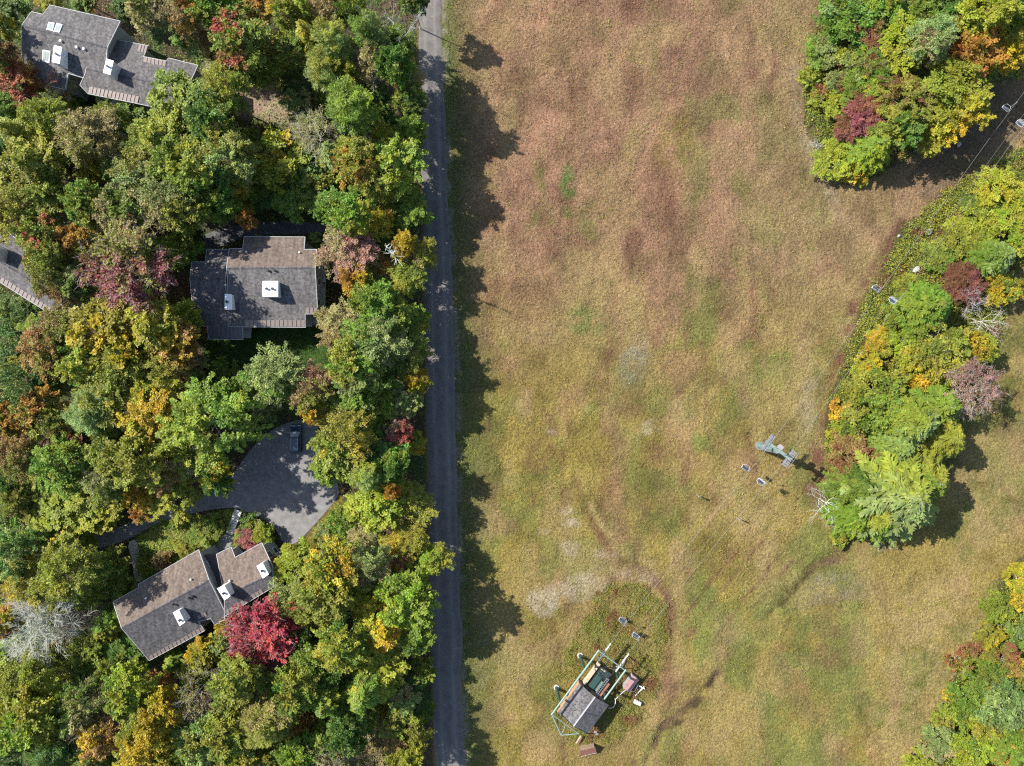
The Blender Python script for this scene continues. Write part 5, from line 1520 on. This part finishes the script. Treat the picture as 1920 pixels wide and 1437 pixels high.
def build_plants():
    rng = random.Random(11); used = {}
    for i, s in enumerate(SPECS):
        shrub = s['kind'] == 'shrub'
        rm = s['r'] * MPP * .93
        if s['h'] is None: s['h'] = rm * 1.15 if shrub else min(20, max(11, 8.5 + rm * 2.2 + rng.uniform(-1, 1.5)))
        elif s['x'] < 830 and s['h'] >= 9: s['h'] *= 1.12 if s['x'] > 720 else 1.25
        if s['x'] > 690 and s['x'] < 830 and s['kind'] not in ('bare', 'snag'): s['h'] = min(s['h'], 16) * (rng.choice((.62, .75, .88, 1.0)) if s['y'] > 130 else 1.3)
        h = s['h']; frac = .5 if (shrub or h < 5) else (.62 if h < 11 else .70)
        rm = s['r'] * MPP * (1 - frac * h / CAM_H) * 1.06
        if s['kind'] in ('hemlock', 'spruce'): rm *= 1.22
        base = W(s['x'], s['y'], frac * h); P = rng.choice(PROTO[s['kind']])
        size = 'small ' if (s['r'] < 27 and not shrub) else ('large ' if s['r'] >= 54 else '')
        nm, kw = KNAME[s['kind']]
        if h < 5 and s['kind'] in ('round', 'maple', 'birch'): nm, kw = 'bush', 'bush'; size = 'small ' if s['r'] < 24 else ('broad ' if s['r'] > 36 else '')
        s['kw'] = kw
        if s['kind'] in ('bare', 'snag', 'twiggy') or s['tf'] < .25 or s['tip'] == s['col']: s['desc'] = f"{size}{WORD[s['col']]} {kw}"
        else: s['desc'] = f"{size}{WORD[s['col']]} {kw} tinged {WORD[s['tip']]}"
        root = empty(nm, (base.x, base.y, 0), rng.uniform(0, 6.283))
        root.scale = (rm / P['R'] * rng.uniform(.95, 1.08), rm / P['R'] * rng.uniform(.95, 1.08), h / P['H'])
        s['obj'] = root; s['cat'] = 'shrub' if shrub else ('bush' if nm == 'bush' else 'tree')
        t = link('trunk', P['trunk'], root)
        tc = PAL[s['col']] if 'crown' not in P else rng.choice([(.16, .13, .10), (.22, .20, .17), (.12, .10, .08), (.30, .28, .25)])
        if s['kind'] == 'thin': tc = (.34, .31, .28)
        if s['kind'] == 'flame': tc = (.42, .30, .30)
        t.color = (*jitcol(tc, rng), 1)
        if 'crown' in P:
            c = link('crown', P['crown'], root); c.color = (*jitcol(PAL[s['col']], rng), 1)
            tp, tf = (s['tip'], s['tf'] + .12) if s['tf'] else (rng.choice(AKIN.get(s['col'], (s['col'],))), rng.uniform(.25, .6))
            c['tip'] = list(jitcol(PAL[tp], rng)); c['tipf'] = float(tf)
    # labels: look first, then where it stands
    for s in SPECS:
        if s['lab']: continue
        d = sorted(LANDMARKS, key=lambda l: math.hypot(l[1] - s['x'], l[2] - s['y']))[0]
        dx, dy = s['x'] - d[1], s['y'] - d[2]; a = math.degrees(math.atan2(-dy, dx)) % 360
        dirn = ['right of', 'up and right of', 'above', 'up and left of', 'left of', 'down and left of', 'below', 'down and right of'][int((a + 22.5) // 45) % 8]
        s['lm'] = d[0]; s['dist'] = math.hypot(dx, dy); s['key'] = (s['desc'], dirn, d[0])
    groups = {}
    for s in SPECS:
        if not s['lab']: groups.setdefault(s['key'], []).append(s)
    for (desc, dirn, lm), L in groups.items():
        L.sort(key=lambda s: s['dist'])
        for k, s in enumerate(L):
            s['lab'] = f"{desc} {dirn} {lm}" if len(L) == 1 else f"{ORD[k]}nearest {desc} {dirn} {lm}"
    for s in SPECS:
        side = 'left wood' if s['x'] < 830 else 'woods right of the field'
        tag(s['obj'], s['lab'], s['cat'], {'tree': 'trees of the ', 'bush': 'bushes of the ', 'shrub': 'shrubs of the '}[s['cat']] + side)
build_plants()

# ------------------------------------------------------------------ ground plants (nobody could count them)
def scatter(name, n, poly, colors, size, zfun, label, cat, seed, upright=.5, mask=None, gain=1.0):
    rng = np.random.RandomState(seed)
    xs = [p[0] for p in poly]; ys = [p[1] for p in poly]
    x = rng.uniform(min(xs), max(xs), n * 4); y = rng.uniform(min(ys), max(ys), n * 4)
    ok = inpoly(x + (fbm(x, y, 26, 3) - .5) * 44 + rng.randn(len(x)) * 4, y + (fbm(x, y, 26, 9) - .5) * 44 + rng.randn(len(x)) * 4, poly)
    if mask is not None: ok &= mask(x, y, rng)
    x, y = x[ok][:n], y[ok][:n]; m = len(x)
    wx = (x - CX) * MPP; wy = (CY - y) * MPP
    hmax = zfun(x, y); z = hmax * rng.uniform(.35, 1.0, m) ** .6 + .03 + ground_z(x, y)
    P = np.stack([wx, wy, z], 1)
    nn = np.stack([rng.randn(m) * upright, rng.randn(m) * upright, np.ones(m)], 1)
    g = 1.2; # lean with the little hummocks
    nn[:, 0] -= (zfun(x + g, y) - zfun(x - g, y)) / (2 * g * MPP) * .5; nn[:, 1] += (zfun(x, y + g) - zfun(x, y - g)) / (2 * g * MPP) * .5
    dd = rng.randn(m, 3); s = size * rng.uniform(.6, 1.4, m)
    v, f = leaf_quads(P, nn, dd, s * 1.15, s * .8)
    me = quadmesh(name, v, f)
    C = np.array([PAL[c] for c, _ in colors]); Wt = np.array([w for _, w in colors], float)
    sel = np.clip(fbm(x, y, 34, seed) * 1.9 - .45 + rng.randn(m) * .10, 0, .999)
    cum = np.cumsum(Wt) / Wt.sum(); idx = np.searchsorted(cum, sel); idx = np.clip(idx, 0, len(C) - 1)
    col = C[idx] * gain * np.clip(1 + rng.randn(m, 1) * .3, .35, 1.9)
    a = me.color_attributes.new('plant', 'FLOAT_COLOR', 'POINT')
    a.data.foreach_set('color', np.concatenate([np.repeat(col, 4, 0), np.ones((len(v), 1))], 1).astype(np.float32).ravel())
    me.materials.append(M['cover']); tag(link(name, me), label, cat, kind='stuff')

hum = lambda hi, s, seed: (lambda x, y: .15 + hi * np.clip((fbm(x, y, s, seed) - .3) * 1.9, 0, 1.2))
scatter('shrub_thicket', 90000, BELT, [('rust', .5), ('bronze', .9), ('olive', 2), ('green', 1.2), ('ygreen', 2), ('olive', 1.5), ('gold', .5), ('lime', 1), ('rust', .3)], .165, hum(1.1, 22, 5), 'low tangled thicket filling the strip right of the field', 'thicket', 1, gain=.85)
scatter('shrub_thicket', 50000, RIGHT_TOP, [('rust', .6), ('olive', 2), ('green', 2), ('ygreen', 2), ('bronze', .6)], .21, hum(1.4, 24, 6), 'low thicket under the trees of the upper right wood', 'thicket', 2, gain=.85)
scatter('shrub_thicket', 42000, RIGHT_BOT, [('bronze', .6), ('olive', 2), ('ygreen', 2), ('green', 2), ('sage', 1.5), ('gold', .4)], .21, hum(1.8, 26, 7), 'low thicket in the lower right corner', 'thicket', 3, gain=.85)
def off_station(x, y, rng):
    p = np.stack([(x - CX) * MPP - TW.x, (CY - y) * MPP - TW.y], -1); n = p @ np.array(LN); t = p @ np.array(LU)
    return ~((n > -1.4) & (n < 4.2) & (t > -57.4) & (t < -47))
scatter('weeds', 32000, MOUND, [('rust', .6), ('bronze', 2), ('olive', 2.2), ('tan', 1.4), ('ygreen', 1.2), ('olive', 2), ('bronze', 1)], .14, hum(.55, 16, 8), 'tall weeds on the mound round the lift station', 'weeds', 4, gain=.68, mask=lambda x, y, r: off_station(x, y, r) & (r.rand(len(x)) < np.clip(fbm(x, y, 30, 2, 5) * 3.4 - 1.1, .08, 1)))
def wood_mask(x, y, rng):
    ok = (x < roadx(ROAD_L, y) - 6)
    for P in (TURN, DRIVE2, LAWN, VERGE2, [(445, 950), (456, 960), (440, 1012), (404, 1040), (398, 1034), (420, 1000)], [(238, 1018), (256, 1010), (268, 1090), (252, 1092)]): ok &= ~inpoly(x, y, P)
    return ok & (rng.rand(len(x)) < np.clip(fbm(x, y, 40, 12) * 2.4 - .5, .12, 1))
scatter('undergrowth', 90000, [(-60, -40), (820, -40), (830, 1480), (-60, 1480)], [('brown', 1.4), ('bronze', .7), ('dkgreen', 3), ('green', 2.5), ('olive', 2), ('tan', .5)], .22, hum(.8, 26, 14), 'leafy undergrowth and fallen leaves on the floor of the left wood', 'undergrowth', 5, mask=wood_mask)
BANKW = [(255, 1008), (300, 984), (350, 970), (438, 957), (436, 990), (416, 1005), (404, 1030), (370, 1040), (268, 1092)]
scatter('bank_plants', 9000, BANKW, [('ygreen', 2), ('green', 3), ('olive', 2), ('tan', .6)], .17, hum(.5, 14, 15), 'weedy bank between the turning circle and the slanted house', 'plants', 6, gain=1.1, mask=lambda x, y, r: ~((np.hypot((x - 300) / 32, (y - 1008) / 20) < 1) & (r.rand(len(x)) < .85)))
def verge_mask(x, y, rng): d = x - roadx(ROAD_R, y); return (d > 5) & (rng.rand(len(x)) < np.clip(1.2 - d / 32, 0, 1) * np.clip(fbm(x, y, 30, 19) * 2 - .3, .1, 1))
scatter('roadside_weeds', 9000, [(825, -30), (900, -30), (950, 1470), (860, 1470)], [('dkgreen', 1), ('green', 3), ('olive', 2), ('ygreen', 1)], .13, hum(.3, 18, 20), 'green weeds along the right-hand edge of the road', 'weeds', 7, mask=verge_mask)

scatter('field_weeds', 16000, [(880, -20), (1520, -20), (1560, 700), (1530, 1000), (1800, 1000), (1700, 1450), (890, 1450)], [('rust', .6), ('bronze', 1.2), ('olive', 2), ('green', 1), ('tan', 1)], .15, hum(.3, 14, 25), 'scattered low weeds standing in the open field', 'weeds', 8, mask=lambda x, y, r: (x > roadx(ROAD_R, y) + 20) & (r.rand(len(x)) < np.clip((fbm(x, y, 34, 27, 5) - .55) * 7, 0, .9)))
def grass(name, n, poly, label, seed, h0=.16, excl=()):
    """tufts of leaning blades in the colour of the grass they grow from"""
    rng = np.random.RandomState(seed)
    xs = [p[0] for p in poly]; ys = [p[1] for p in poly]
    x = rng.uniform(min(xs), max(xs), int(n * 2.2)); y = rng.uniform(min(ys), max(ys), int(n * 2.2))
    ok = inpoly(x, y, poly)
    for e in excl: ok &= ~inpoly(x, y, e)
    ok &= (rng.rand(len(x)) < np.clip(fbm(x, y, 12, 23) * 2.6 - .55, .15, 1))
    x, y = x[ok][:n], y[ok][:n]; m = len(x)
    gi = np.clip((((CY - y) * MPP + 78) / .5).round().astype(int), 0, GC.shape[0] - 1); gj = np.clip((((x - CX) * MPP + 102) / .5).round().astype(int), 0, GC.shape[1] - 1)
    col = GC[gi, gj] * np.clip(1.08 + rng.randn(m, 1) * .3, .4, 1.9)
    z0 = ground_z(x, y); wx = (x - CX) * MPP; wy = (CY - y) * MPP
    a = rng.uniform(0, 6.283, m); h = h0 * rng.uniform(.5, 1.5, m); lean = rng.uniform(.5, 1.6, m) * h; w = rng.uniform(.035, .075, m)
    dx, dy = np.cos(a), np.sin(a)
    v = np.stack([np.stack([wx - dy * w, wy + dx * w, z0 - .02], 1), np.stack([wx + dy * w, wy - dx * w, z0 - .02], 1), np.stack([wx + dx * lean, wy + dy * lean, z0 + h], 1)], 1).reshape(-1, 3)
    me = quadmesh(name, v, np.arange(m * 3).reshape(-1, 3))
    at = me.color_attributes.new('plant', 'FLOAT_COLOR', 'POINT')
    at.data.foreach_set('color', np.concatenate([np.repeat(col, 3, 0), np.ones((m * 3, 1))], 1).astype(np.float32).ravel())
    me.materials.append(M['cover']); tag(link(name, me), label, 'grass', kind='stuff')
FIELD = [(838, -40), (1560, -40), (1990, -40), (1990, 1480), (878, 1480), (862, 1060), (850, 560)]
grass('field_grass', 300000, FIELD, 'short dry autumn grass covering the open field', 31, .13, (RIGHT_TOP, RIGHT_BOT))
grass('lawn_grass', 16000, LAWN, 'green lawn below the house nearest the road', 32, .1, (TURN,))
grass('verge_grass', 6000, VERGE2, 'yellow-green grass along the lower rim of the turning circle', 33, .1, ())
